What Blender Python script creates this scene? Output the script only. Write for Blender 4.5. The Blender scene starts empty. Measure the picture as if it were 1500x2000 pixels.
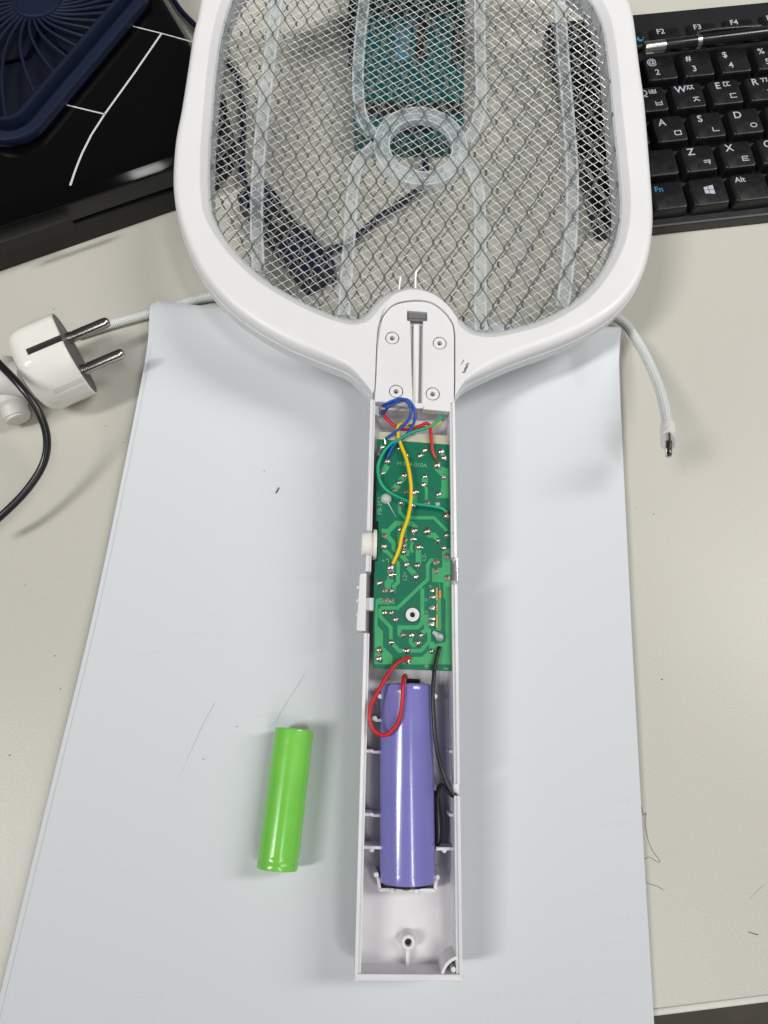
import bpy, bmesh, math, random
from mathutils import Vector, Matrix
from mathutils.geometry import tessellate_polygon
random.seed(7)
R = math.radians
K = 0.001                                   # everything below is laid out in millimetres
sc = bpy.context.scene
C = sc.collection

# ---------------------------------------------------------------- camera
TILT, CAM_H, FPX = R(19.8), 277.4, 1387.0
cam_d = bpy.data.cameras.new('camera')
cam_d.sensor_fit = 'VERTICAL'; cam_d.sensor_height = 24.0; cam_d.lens = 24.0 * FPX / 2000.0
cam_d.clip_start = 0.01; cam_d.clip_end = 20
cam = bpy.data.objects.new('camera', cam_d); C.objects.link(cam)
cam.location = (0, 0, CAM_H * K); cam.rotation_euler = (TILT, 0, 0)
sc.camera = cam

# ---------------------------------------------------------------- room light
w = bpy.data.worlds.new('World'); sc.world = w; w.use_nodes = True
w.node_tree.nodes['Background'].inputs[0].default_value = (0.93, 0.97, 1.0, 1)
w.node_tree.nodes['Background'].inputs[1].default_value = 0.085
def strip(name, x, y, z, wx, ly, power, col=(1, 0.985, 0.96), aim=None, spread=180):
    d = bpy.data.lights.new(name, 'AREA'); d.shape = 'RECTANGLE'; d.size = wx; d.size_y = ly
    d.energy = power; d.color = col; d.spread = R(spread)
    o = bpy.data.objects.new(name, d); C.objects.link(o); o.location = (x, y, z)
    if aim: o.rotation_euler = (Vector(aim) - o.location).to_track_quat('-Z', 'Y').to_euler()
    return o
strip('added_highlight_lamp', -1.30, -0.32, 2.0, 0.26, 1.0, 5.4, aim=(0.36, 0.62, 0), spread=56)
strip('added_highlight_lamp', 0.74, -0.62, 2.0, 0.20, 0.8, 3.0, aim=(0.25, 0.45, 0), spread=80)
strip('added_highlight_lamp', 0.74, -1.45, 2.0, 0.12, 1.3, 0.45, aim=(-0.08, 0.28, 0), spread=45)  # extra lamp added to give the box lid its edge highlight
strip('added_highlight_lamp', 2.00, 0.55, 2.0, 0.40, 1.6, 7.0, aim=(0.40, 0.58, 0), spread=56)
vs = sc.view_settings
vs.view_transform = 'Standard'; vs.look = 'None'; vs.exposure = -0.28; vs.gamma = 1.0; vs.use_curve_mapping = False

# ---------------------------------------------------------------- pixel of the photograph -> point of the place
def ray(u, v):
    d = ((u - 750) / FPX, (1000 - v) / FPX, -1.0); c, s = math.cos(TILT), math.sin(TILT)
    return Vector((d[0], c * d[1] - s * d[2], s * d[1] + c * d[2]))
def at(u, v, z=0.0):
    r = ray(u, v); t = (z - CAM_H) / r.z
    return Vector((r.x * t, r.y * t, z))
class Frame:                                # a tilted thing's own axes (mm)
    def __init__(s, o, rz, rx, ry):
        s.o = Vector(o); s.r = Matrix.Rotation(rz, 3, 'Z') @ Matrix.Rotation(rx, 3, 'X') @ Matrix.Rotation(ry, 3, 'Y')
        s.i = s.r.transposed()
    def at(s, u, v, h=0.0):
        c = s.i @ (Vector((0, 0, CAM_H)) - s.o); d = s.i @ ray(u, v); t = (h - c.z) / d.z
        return Vector((c.x + d.x * t, c.y + d.y * t, h))
    def world(s, p): return s.o + s.r @ Vector(p)
    def matrix(s): return Matrix.Translation(s.o * K) @ s.r.to_4x4()

# ---------------------------------------------------------------- materials
def mat(name, col, rough=0.5, metal=0.0, spec=0.5, coat=0.0, var=0.0, vscale=60.0, bump=0.0, bscale=2000.0, rvar=0.0, sss=0.0):
    m = bpy.data.materials.new(name); m.use_nodes = True
    n = m.node_tree.nodes; l = m.node_tree.links; b = n['Principled BSDF']
    b.inputs['Base Color'].default_value = (*col, 1); b.inputs['Roughness'].default_value = rough
    b.inputs['Metallic'].default_value = metal; b.inputs['Specular IOR Level'].default_value = spec
    b.inputs['Coat Weight'].default_value = coat; b.inputs['Coat Roughness'].default_value = 0.08
    if sss: b.inputs['Subsurface Weight'].default_value = sss; b.inputs['Subsurface Radius'].default_value = (0.002, 0.0018, 0.0016)
    tc = n.new('ShaderNodeTexCoord')
    if var:
        t = n.new('ShaderNodeTexNoise'); t.inputs['Scale'].default_value = vscale; t.inputs['Detail'].default_value = 5
        l.new(tc.outputs['Object'], t.inputs['Vector'])
        mx = n.new('ShaderNodeMix'); mx.data_type = 'RGBA'; mx.inputs[0].default_value = 1
        rp = n.new('ShaderNodeMapRange'); rp.inputs[1].default_value = .3; rp.inputs[2].default_value = .7
        l.new(t.outputs['Fac'], rp.inputs[0]); l.new(rp.outputs[0], mx.inputs[0])
        mx.inputs[6].default_value = (*[c * (1 - var) for c in col], 1); mx.inputs[7].default_value = (*[min(1, c * (1 + var)) for c in col], 1)
        l.new(mx.outputs[2], b.inputs['Base Color'])
    if rvar:
        t = n.new('ShaderNodeTexNoise'); t.inputs['Scale'].default_value = vscale * 1.7; t.inputs['Detail'].default_value = 6
        l.new(tc.outputs['Object'], t.inputs['Vector'])
        rp = n.new('ShaderNodeMapRange'); rp.inputs[1].default_value = .3; rp.inputs[2].default_value = .7
        rp.inputs[3].default_value = max(.02, rough - rvar); rp.inputs[4].default_value = rough + rvar
        l.new(t.outputs['Fac'], rp.inputs[0]); l.new(rp.outputs[0], b.inputs['Roughness'])
    if bump:
        t = n.new('ShaderNodeTexNoise'); t.inputs['Scale'].default_value = bscale; t.inputs['Detail'].default_value = 3
        l.new(tc.outputs['Object'], t.inputs['Vector'])
        bp = n.new('ShaderNodeBump'); bp.inputs['Strength'].default_value = bump; bp.inputs['Distance'].default_value = 0.0002
        l.new(t.outputs['Fac'], bp.inputs['Height']); l.new(bp.outputs[0], b.inputs['Normal'])
    return m
def clear_mat(name, col, alpha, rough):
    m = mat(name, col, rough, spec=0.5, bump=0.5, bscale=900)
    n = m.node_tree.nodes; l = m.node_tree.links; b = n['Principled BSDF']; out = n['Material Output']
    tr = n.new('ShaderNodeBsdfTransparent'); tr.inputs[0].default_value = (0.93, 0.96, 0.97, 1)
    mx = n.new('ShaderNodeMixShader'); mx.inputs[0].default_value = alpha
    tc = n.new('ShaderNodeTexCoord'); t = n.new('ShaderNodeTexNoise'); t.inputs['Scale'].default_value = 260; t.inputs['Detail'].default_value = 4
    l.new(tc.outputs['Object'], t.inputs['Vector'])
    rp = n.new('ShaderNodeMapRange'); rp.inputs[1].default_value = .3; rp.inputs[2].default_value = .7
    rp.inputs[3].default_value = alpha - .05; rp.inputs[4].default_value = alpha + .05
    l.new(t.outputs['Fac'], rp.inputs[0]); l.new(rp.outputs[0], mx.inputs[0])
    l.new(tr.outputs[0], mx.inputs[1]); l.new(b.outputs[0], mx.inputs[2]); l.new(mx.outputs[0], out.inputs[0])
    return m
M = {}
M['white'] = mat('white_plastic', (0.745, 0.74, 0.745), 0.42, var=.02, vscale=40, rvar=.05, bump=.05, bscale=2500)
M['white2'] = mat('white_plastic_inner', (0.70, 0.705, 0.715), 0.38, var=.02, vscale=120, rvar=.06)
M['shell'] = mat('handle_plastic', (0.74, 0.73, 0.755), 0.33, var=.03, vscale=90, rvar=.08)
M['innergrey'] = mat('frosted_inner_frame', (0.42, 0.44, 0.455), 0.4, var=.08, vscale=300)
M['latch'] = mat('dark_latch', (0.16, 0.16, 0.165), 0.45)
M['hole'] = mat('dark_hole', (0.03, 0.03, 0.03), 0.7)
M['mesh_dark'] = mat('galvanised_wire', (0.22, 0.235, 0.23), 0.38, metal=.5, var=.1, vscale=200)
M['mesh_bright'] = mat('bright_wire', (0.96, 0.96, 0.93), 0.32, metal=.25)
M['clear'] = clear_mat('frosted_clear_plastic', (0.72, 0.75, 0.76), 0.26, 0.16)
M['clear_edge'] = clear_mat('frosted_clear_edge', (0.76, 0.79, 0.80), 0.38, 0.16)
M['glue'] = clear_mat('hot_glue', (0.75, 0.8, 0.78), 0.6, 0.2)
M['pcb'] = mat('solder_mask_green', (0.0, 0.145, 0.078), 0.38, coat=.1, var=.08, vscale=250)
M['trace'] = mat('green_copper_trace', (0.045, 0.35, 0.13), 0.38, coat=.1, var=.08, vscale=300, bump=.1, bscale=3000)
M['bare'] = mat('bare_board', (0.46, 0.45, 0.34), 0.5, var=.06, vscale=300)
M['solder'] = mat('solder', (0.62, 0.59, 0.56), 0.3, metal=1.0, bump=.3, bscale=1500, var=.1, vscale=600)
M['solder_dull'] = mat('dull_solder', (0.24, 0.2, 0.17), 0.4, metal=.6, bump=.4, bscale=2500, var=.25, vscale=900)
M['silk'] = mat('silkscreen', (0.15, 0.36, 0.19), 0.5)
M['smd'] = mat('brown_resistor', (0.5, 0.26, 0.10), 0.45, var=.1, vscale=400)
M['tan'] = mat('ochre_resistor', (0.42, 0.33, 0.09), 0.45, var=.1, vscale=400)
M['w_red'] = mat('red_wire', (0.55, 0.012, 0.018), 0.42, var=.06, vscale=150)
M['w_blue'] = mat('blue_wire', (0.005, 0.065, 0.36), 0.42, var=.06, vscale=150)
M['w_yellow'] = mat('yellow_wire', (0.80, 0.54, 0.0), 0.36, var=.04, vscale=150)
M['w_green'] = mat('teal_green_wire', (0.0, 0.36, 0.19), 0.36, var=.06, vscale=150)
M['w_black'] = mat('black_wire', (0.012, 0.012, 0.012), 0.35)
M['copper'] = mat('burnt_copper', (0.22, 0.09, 0.03), 0.45, metal=.5, var=.3, vscale=900)
M['purple'] = mat('purple_sleeve', (0.215, 0.205, 0.545), 0.18, coat=.25, var=.04, vscale=60, rvar=.04, bump=.06, bscale=500)
M['green'] = mat('green_sleeve', (0.19, 0.60, 0.075), 0.24, coat=.2, var=.05, vscale=80, rvar=.05, bump=.08, bscale=400)
M['tape'] = mat('black_tape', (0.008, 0.008, 0.009), 0.3, bump=.4, bscale=500)
M['brass'] = mat('flux_brass', (0.5, 0.40, 0.12), 0.25, metal=.7, var=.3, vscale=600)
M['steel'] = mat('steel', (0.72, 0.71, 0.68), 0.25, metal=1.0, var=.05, vscale=300)
M['nickel'] = mat('nickel_pin', (0.46, 0.44, 0.41), 0.2, metal=1.0)
M['paper'] = None
M['desk'] = None
M['edge'] = mat('edge_band', (0.62, 0.61, 0.56), 0.35, var=.05, vscale=100)
M['floor'] = mat('carpet_floor', (0.11, 0.10, 0.08), 0.9, var=.35, vscale=8)
M['kb'] = mat('keyboard_black', (0.012, 0.012, 0.0135), 0.42, var=.1, vscale=200, bump=.12, bscale=2500)
M['key'] = mat('keycap_black', (0.0065, 0.0065, 0.007), 0.36, var=.15, vscale=150, rvar=.08, bump=.15, bscale=2600)
M['legend'] = mat('key_legend', (0.42, 0.45, 0.50), 0.5)
M['legend_c'] = mat('key_legend_cyan', (0.03, 0.30, 0.50), 0.5)
M['penblack'] = mat('pen_black', (0.010, 0.010, 0.011), 0.22, rvar=.05)
M['gloss'] = mat('piano_black', (0.002, 0.002, 0.0022), 0.06, spec=.32, var=.0, rvar=.03, vscale=30)
M['satin'] = mat('satin_black', (0.018, 0.0175, 0.017), 0.45, var=.1, vscale=60, bump=.08, bscale=2000)
M['satin2'] = mat('matt_black', (0.011, 0.0105, 0.0105), 0.6, var=.1, vscale=60)
M['line'] = mat('white_print', (0.60, 0.61, 0.60), 0.4)
M['navy'] = mat('navy_plastic', (0.0055, 0.0105, 0.032), 0.42, var=.08, vscale=50, bump=.06, bscale=2500)
M['navyd'] = mat('navy_dark', (0.0025, 0.004, 0.012), 0.45)
M['cordnavy'] = mat('navy_cord', (0.008, 0.010, 0.035), 0.45)
M['ivory'] = mat('ivory_plastic', (0.80, 0.79, 0.735), 0.2, var=.015, vscale=60, rvar=.05)
M['plugface'] = mat('grey_plug_face', (0.10, 0.10, 0.105), 0.5, bump=.5, bscale=500)
M['boot'] = mat('white_rubber', (0.66, 0.65, 0.61), 0.45, var=.02, vscale=80)
M['cblack'] = mat('cable_black', (0.010, 0.010, 0.012), 0.3, rvar=.06, vscale=60)
M['teal'] = mat('teal_plastic', (0.0, 0.085, 0.095), 0.35, var=.06, vscale=80)
M['tealb'] = mat('faded_blue_print', (0.06, 0.2, 0.26), 0.5, var=.5, vscale=400)
M['hair'] = mat('hair', (0.03, 0.025, 0.02), 0.5)
M['hair_pale'] = mat('pale_hair', (0.42, 0.415, 0.41), 0.5, var=.25, vscale=60)
M['dirt'] = mat('scuff', (0.16, 0.16, 0.155), 0.7, var=.6, vscale=1500)

def braid():
    m = mat('braided_white', (0.66, 0.68, 0.67), 0.6)
    n = m.node_tree.nodes; l = m.node_tree.links; b = n['Principled BSDF']
    tc = n.new('ShaderNodeTexCoord'); ck = n.new('ShaderNodeTexChecker'); ck.inputs['Scale'].default_value = 1.0
    mp = n.new('ShaderNodeMapping'); mp.inputs['Scale'].default_value = (1, 1, 1)
    l.new(tc.outputs['UV'], mp.inputs[0]); l.new(mp.outputs[0], ck.inputs['Vector'])
    ck.inputs['Color1'].default_value = (0.80, 0.82, 0.81, 1); ck.inputs['Color2'].default_value = (0.54, 0.56, 0.55, 1)
    l.new(ck.outputs['Color'], b.inputs['Base Color'])
    bp = n.new('ShaderNodeBump'); bp.inputs['Strength'].default_value = .6; bp.inputs['Distance'].default_value = .0003
    l.new(ck.outputs['Fac'], bp.inputs['Height']); l.new(bp.outputs[0], b.inputs['Normal'])
    return m
M['braid'] = braid()
def paper_mat():
    m = mat('office_paper', (0.652, 0.684, 0.708), 0.75, spec=.25, bump=.12, bscale=1800)
    n = m.node_tree.nodes; l = m.node_tree.links; b = n['Principled BSDF']
    tc = n.new('ShaderNodeTexCoord')
    # ghost of print on the reverse side: rows of faint smudges
    mp = n.new('ShaderNodeMapping'); mp.inputs['Scale'].default_value = (520, 900, 1); l.new(tc.outputs['Object'], mp.inputs[0])
    t = n.new('ShaderNodeTexNoise'); t.inputs['Scale'].default_value = 1; t.inputs['Detail'].default_value = 4; l.new(mp.outputs[0], t.inputs['Vector'])
    wv = n.new('ShaderNodeTexWave'); wv.bands_direction = 'Y'; wv.inputs['Scale'].default_value = 42; l.new(tc.outputs['Object'], wv.inputs['Vector'])
    big = n.new('ShaderNodeTexNoise'); big.inputs['Scale'].default_value = 34; big.inputs['Detail'].default_value = 1; l.new(tc.outputs['Object'], big.inputs['Vector'])
    def rng(src, a, b_):
        r = n.new('ShaderNodeMapRange'); r.inputs[1].default_value = a; r.inputs[2].default_value = b_; l.new(src, r.inputs[0]); return r.outputs[0]
    def mul(a, b_):
        q = n.new('ShaderNodeMath'); q.operation = 'MULTIPLY'; l.new(a, q.inputs[0]); l.new(b_, q.inputs[1]); return q.outputs[0]
    f = mul(mul(rng(t.outputs['Fac'], .5, .62), rng(wv.outputs['Fac'], .75, .95)), rng(big.outputs['Fac'], .52, .66))
    sc_ = n.new('ShaderNodeMath'); sc_.operation = 'MULTIPLY'; sc_.inputs[1].default_value = .09; l.new(f, sc_.inputs[0])
    mx = n.new('ShaderNodeMix'); mx.data_type = 'RGBA'; l.new(sc_.outputs[0], mx.inputs[0])
    mx.inputs[6].default_value = (0.652, 0.684, 0.708, 1); mx.inputs[7].default_value = (0.35, 0.36, 0.37, 1)
    l.new(mx.outputs[2], b.inputs['Base Color'])
    return m
M['paper'] = paper_mat()
def desk_mat():
    m = mat('desk_laminate', (0.52, 0.50, 0.435), 0.36, spec=.5, bump=.28, bscale=1500)
    n = m.node_tree.nodes; l = m.node_tree.links; b = n['Principled BSDF']
    tc = n.new('ShaderNodeTexCoord')
    t = n.new('ShaderNodeTexNoise'); t.inputs['Scale'].default_value = 1500; t.inputs['Detail'].default_value = 2; l.new(tc.outputs['Object'], t.inputs['Vector'])
    t2 = n.new('ShaderNodeTexNoise'); t2.inputs['Scale'].default_value = 9; t2.inputs['Detail'].default_value = 4; l.new(tc.outputs['Object'], t2.inputs['Vector'])
    r = n.new('ShaderNodeValToRGB'); e = r.color_ramp.elements
    e[0].position = .32; e[0].color = (0.495, 0.48, 0.427, 1); e[1].position = .68; e[1].color = (0.575, 0.558, 0.50, 1)
    ad = n.new('ShaderNodeMath'); ad.operation = 'MULTIPLY_ADD'; ad.inputs[1].default_value = .35
    l.new(t2.outputs['Fac'], ad.inputs[0])
    mu = n.new('ShaderNodeMath'); mu.operation = 'MULTIPLY'; mu.inputs[1].default_value = .65; l.new(t.outputs['Fac'], mu.inputs[0]); l.new(mu.outputs[0], ad.inputs[2])
    l.new(ad.outputs[0], r.inputs[0]); l.new(r.outputs[0], b.inputs['Base Color'])
    return m
M['desk'] = desk_mat()

# ---------------------------------------------------------------- mesh tools (mm in, metres out)
class MB:
    def __init__(s): s.v = []; s.f = []; s.uv = None
    def add(s, vs, fs):
        b = len(s.v); s.v += [tuple(p) for p in vs]; s.f += [tuple(i + b for i in f) for f in fs]; return s
    def plate(s, out, z0, z1, holes=(), bevel=0.0, top=True, bottom=True):
        """flat plate with an outline (ccw), holes, a rounded upper edge"""
        loops = [list(out)] + [list(h) for h in holes]
        def area(q): return sum(q[i][0] * q[(i + 1) % len(q)][1] - q[(i + 1) % len(q)][0] * q[i][1] for i in range(len(q)))
        loops[0] = loops[0] if area(loops[0]) > 0 else loops[0][::-1]
        for k in range(1, len(loops)): loops[k] = loops[k] if area(loops[k]) < 0 else loops[k][::-1]
        steps = [(0, z0), (0, z1)] if not bevel else [(0, z0), (0, z1 - bevel), (bevel * .3, z1 - bevel * .29), (bevel, z1)]
        tops = []; bots = []
        for q in loops:
            n = len(q); nr = []
            for i in range(n):
                a = Vector(q[i - 1][:2]); b = Vector(q[i][:2]); c = Vector(q[(i + 1) % n][:2])
                d1 = (b - a).normalized() if (b - a).length > 1e-9 else Vector((1, 0)); d2 = (c - b).normalized() if (c - b).length > 1e-9 else d1
                m_ = Vector((-(d1.y + d2.y), d1.x + d2.x)); m_ = m_.normalized() if m_.length > 1e-6 else Vector((-d1.y, d1.x))
                k = 1 / max(.5, m_.dot(Vector((-d1.y, d1.x)))); nr.append(m_ * k)
            rings = []
            for off, z in steps: rings.append([(q[i][0] + nr[i].x * off, q[i][1] + nr[i].y * off, z) for i in range(n)])
            base = len(s.v)
            for r_ in rings: s.v += r_
            for j in range(len(rings) - 1):
                for i in range(n):
                    a = base + j * n + i; b = base + j * n + (i + 1) % n; s.f.append((a, b, b + n, a + n))
            bots.append((base, rings[0])); tops.append((base + (len(rings) - 1) * n, rings[-1]))
        for want, L, flip in ((top, tops, False), (bottom, bots, True)):
            if not want: continue
            idx = []
            for base, r_ in L: idx += [base + i for i in range(len(r_))]
            for t in tessellate_polygon([[Vector((p[0], p[1], 0)) for p in r_] for _, r_ in L]):
                a, b, c = (idx[k] for k in t); A, B, D = s.v[a], s.v[b], s.v[c]
                up = (B[0] - A[0]) * (D[1] - A[1]) - (B[1] - A[1]) * (D[0] - A[0]) > 0
                s.f.append((a, b, c) if up != flip else (a, c, b))
        return s
    def box(s, c, d, rz=0.0, bevel=0.0):
        x, y = d[0] / 2, d[1] / 2; co, si = math.cos(rz), math.sin(rz)
        q = [(c[0] + co * a - si * b, c[1] + si * a + co * b) for a, b in ((-x, -y), (x, -y), (x, y), (-x, y))]
        return s.plate(q, c[2] - d[2] / 2, c[2] + d[2] / 2, bevel=bevel)
    def tube(s, path, rad, n=12, caps=True, uvs=None):
        pts = [Vector(p) for p in path]; rs = rad if isinstance(rad, (list, tuple)) else [rad] * len(pts)
        t0 = (pts[1] - pts[0]).normalized(); ref = Vector((0, 0, 1)) if abs(t0.z) < .9 else Vector((0, 1, 0))
        u = t0.cross(ref).normalized(); rings = []; base = len(s.v)
        for i, p in enumerate(pts):
            t = (pts[min(i + 1, len(pts) - 1)] - pts[max(i - 1, 0)]).normalized()
            u = (u - t * u.dot(t)).normalized(); v = t.cross(u)
            for k in range(n):
                a = 2 * math.pi * k / n; q = p + (u * math.cos(a) + v * math.sin(a)) * rs[i]; s.v.append(tuple(q))
        for i in range(len(pts) - 1):
            for k in range(n):
                a = base + i * n + k; b = base + i * n + (k + 1) % n; s.f.append((a, b, b + n, a + n))
        if caps:
            s.f.append(tuple(base + k for k in range(n))[::-1]); s.f.append(tuple(base + (len(pts) - 1) * n + k for k in range(n)))
        return s
    def lathe(s, prof, o=(0, 0, 0), ax=(0, 0, 1), n=24, side=None):
        """prof: (distance along axis, radius)"""
        ax = Vector(ax).normalized(); ref = Vector(side) if side else (Vector((1, 0, 0)) if abs(ax.x) < .9 else Vector((0, 1, 0)))
        u = (ref - ax * ref.dot(ax)).normalized(); v = ax.cross(u); base = len(s.v); o = Vector(o)
        for d, r_ in prof:
            for k in range(n):
                a = 2 * math.pi * k / n; s.v.append(tuple(o + ax * d + (u * math.cos(a) + v * math.sin(a)) * r_))
        for i in range(len(prof) - 1):
            for k in range(n):
                a = base + i * n + k; b = base + i * n + (k + 1) % n; s.f.append((a, b, b + n, a + n))
        if prof[0][1] > 1e-6: s.f.append(tuple(base + k for k in range(n))[::-1])
        if prof[-1][1] > 1e-6: s.f.append(tuple(base + (len(prof) - 1) * n + k for k in range(n)))
        return s
    def beam(s, a, b, wd, ht):
        a = Vector(a); b = Vector(b); d = (b - a)
        if d.length < 1e-6: return s
        d.normalize(); sd = Vector((-d.y, d.x, 0)); sd = sd.normalized() * wd / 2 if sd.length > 1e-6 else Vector((wd / 2, 0, 0)); up = Vector((0, 0, ht / 2))
        e = d * wd * .35; a = a - e; b = b + e
        return s.add([a - up, a + sd, a + up, a - sd, b - up, b + sd, b + up, b - sd], [(0, 1, 5, 4), (1, 2, 6, 5), (2, 3, 7, 6), (3, 0, 4, 7)])
    def ribbon(s, pts, wd, z0, z1):
        """a flat track with mitred bends"""
        p = [Vector(q[:2]) for q in pts]; L = []; Rr = []
        for i in range(len(p)):
            d1 = (p[i] - p[i - 1]).normalized() if i else (p[1] - p[0]).normalized()
            d2 = (p[i + 1] - p[i]).normalized() if i < len(p) - 1 else d1
            n1 = Vector((-d1.y, d1.x)); m_ = Vector((-(d1.y + d2.y), d1.x + d2.x)); m_ = m_.normalized() if m_.length > 1e-6 else n1
            k = wd / 2 / max(.45, m_.dot(n1)); L.append(p[i] + m_ * k); Rr.append(p[i] - m_ * k)
        n = len(p); vs_ = [(q.x, q.y, z1) for q in L] + [(q.x, q.y, z1) for q in Rr] + [(q.x, q.y, z0) for q in L] + [(q.x, q.y, z0) for q in Rr]
        fs = []
        for i in range(n - 1):
            fs += [(n + i, n + i + 1, i + 1, i), (i, i + 1, 2 * n + i + 1, 2 * n + i), (n + i + 1, n + i, 3 * n + i, 3 * n + i + 1)]
        fs += [(0, 2 * n, 3 * n, n), (n - 1, 2 * n - 1, 4 * n - 1, 3 * n - 1)]
        return s.add(vs_, fs)
    def build(s, name, m, parent=None, smooth=True, sharp=38, recalc=True):
        me = bpy.data.meshes.new(name); bm = bmesh.new()
        vv = [bm.verts.new((p[0] * K, p[1] * K, p[2] * K)) for p in s.v]
        for f in s.f:
            try: bm.faces.new([vv[i] for i in f])
            except ValueError: pass
        if recalc: bmesh.ops.recalc_face_normals(bm, faces=bm.faces[:])
        if smooth:
            lim = R(sharp)
            for f in bm.faces: f.smooth = True
            for e in bm.edges:
                if len(e.link_faces) != 2 or e.calc_face_angle(0) > lim: e.smooth = False
        bm.to_mesh(me); bm.free(); me.materials.append(M[m] if isinstance(m, str) else m)
        o = bpy.data.objects.new(name, me); C.objects.link(o)
        if parent: o.parent = parent
        if smooth and len(me.polygons) < 9000:
            wn_ = o.modifiers.new('flat_faces', 'WEIGHTED_NORMAL'); wn_.keep_sharp = True; wn_.weight = 80
        return o
def tag(o, label=None, cat=None, group=None, kind=None):
    if label: o['label'] = label
    if cat: o['category'] = cat
    if group: o['group'] = group
    if kind: o['kind'] = kind
    return o
def empty(name, matrix=None, loc=None):
    o = bpy.data.objects.new(name, None); C.objects.link(o); o.empty_display_size = .01
    if matrix: o.matrix_world = matrix
    if loc: o.location = Vector(loc) * K
    return o
def spline(pts, n=6, closed=False):
    p = [Vector(q) for q in pts]; out = []; N = len(p); rng = range(N if closed else N - 1)
    for i in rng:
        a, b, c, d = (p[(i - 1) % N], p[i], p[(i + 1) % N], p[(i + 2) % N]) if closed else (p[max(i - 1, 0)], p[i], p[i + 1], p[min(i + 2, N - 1)])
        for k in range(n):
            t = k / n; out.append(.5 * ((2 * b) + (c - a) * t + (2 * a - 5 * b + 4 * c - d) * t * t + (3 * b - a - 3 * c + d) * t ** 3))
    if not closed: out.append(p[-1])
    return out
def circle(c, r, n=20, ph=0.0): return [(c[0] + r * math.cos(2 * math.pi * k / n + ph), c[1] + r * math.sin(2 * math.pi * k / n + ph)) for k in range(n)]
def rounded(poly, rad, n=6):
    """polygon with filleted corners; rad one number or one per corner"""
    out = []; N = len(poly)
    for i in range(N):
        a = Vector(poly[i - 1][:2]); b = Vector(poly[i][:2]); c = Vector(poly[(i + 1) % N][:2]); r_ = rad[i] if isinstance(rad, (list, tuple)) else rad
        u = (a - b).normalized(); v = (c - b).normalized(); ang = u.angle(v); d = min(r_ / math.tan(ang / 2), .48 * (a - b).length, .48 * (c - b).length); r2 = d * math.tan(ang / 2)
        cen = b + (u + v).normalized() * (r2 / math.sin(ang / 2)); p0 = b + u * d - cen; p1 = b + v * d - cen
        a0 = math.atan2(p0.y, p0.x); da = (math.atan2(p1.y, p1.x) - a0 + math.pi) % (2 * math.pi) - math.pi
        for k in range(n + 1): out.append((cen.x + r2 * math.cos(a0 + da * k / n), cen.y + r2 * math.sin(a0 + da * k / n)))
    return out
def inset(poly, d):
    n = len(poly); out = []; ar = sum(poly[i][0] * poly[(i + 1) % n][1] - poly[(i + 1) % n][0] * poly[i][1] for i in range(n)); sg = 1 if ar > 0 else -1
    for i in range(n):
        a = Vector(poly[i - 1][:2]); b = Vector(poly[i][:2]); c = Vector(poly[(i + 1) % n][:2]); d1 = (b - a).normalized(); d2 = (c - b).normalized()
        m_ = Vector((-(d1.y + d2.y), d1.x + d2.x)); m_ = m_.normalized() if m_.length > 1e-6 else Vector((-d1.y, d1.x))
        q = b + m_ * sg * d / max(.5, m_.dot(Vector((-d1.y, d1.x)))); out.append((q.x, q.y))
    return out
_fc = {}
def text_mesh(s, size):
    """lettering as flat polygons: list of (verts, faces) centred on the origin, in mm"""
    k = (s, size)
    if k not in _fc:
        cu = bpy.data.curves.new('t', 'FONT'); cu.body = s; cu.size = size; cu.align_x = 'CENTER'; cu.align_y = 'CENTER'; cu.resolution_u = 3; cu.offset = size * .012
        o = bpy.data.objects.new('t', cu); C.objects.link(o); me = o.to_mesh()
        _fc[k] = ([tuple(v.co) for v in me.vertices], [tuple(p.vertices) for p in me.polygons])
        o.to_mesh_clear(); bpy.data.objects.remove(o); bpy.data.curves.remove(cu)
    return _fc[k]
def add_text(mb, s, size, x, y, z, rot=0.0, sx=1.0):
    vs_, fs = text_mesh(s, size); c, sn = math.cos(rot), math.sin(rot)
    mb.add([(x + c * v[0] * sx - sn * v[1], y + sn * v[0] * sx + c * v[1], z) for v in vs_], fs)

# ================================================================ the setting
e1, e2 = at(1275, 1972), at(1500, 1944); ed = (e2 - e1).normalized(); en = Vector((-ed.y, ed.x, 0))
a0 = e1 - ed * 700; a1 = e1 + ed * 700
mb = MB().plate([a0[:2], a1[:2], (a1 + en * 900)[:2], (a0 + en * 900)[:2]], -24, 0, bevel=.6)
desk = tag(mb.build('desk', 'desk', sharp=30), kind='structure')
b0, b1 = a0 - en * 2.2, a1 - en * 2.2
MB().plate([b0[:2], b1[:2], (a1 - en * .05)[:2], (a0 - en * .05)[:2]], -24.5, -.7, bevel=.5).build('edge_band', 'edge', desk)
tag(MB().add([(-3000, -3000, -730), (3000, -3000, -730), (3000, 3000, -730), (-3000, 3000, -730)], [(0, 1, 2, 3)]).build('floor', 'floor'), kind='structure')
# drawer unit below the desk edge
q0 = e1 - en * 3 + ed * 2; 
mb = MB().plate([(q0 - ed * 60 - en * 0)[:2], (q0 + ed * 5)[:2], (q0 + ed * 5 + en * 300)[:2], (q0 - ed * 60 + en * 300)[:2]], -700, -60)
mb.build('leg', 'satin2', desk)

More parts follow.
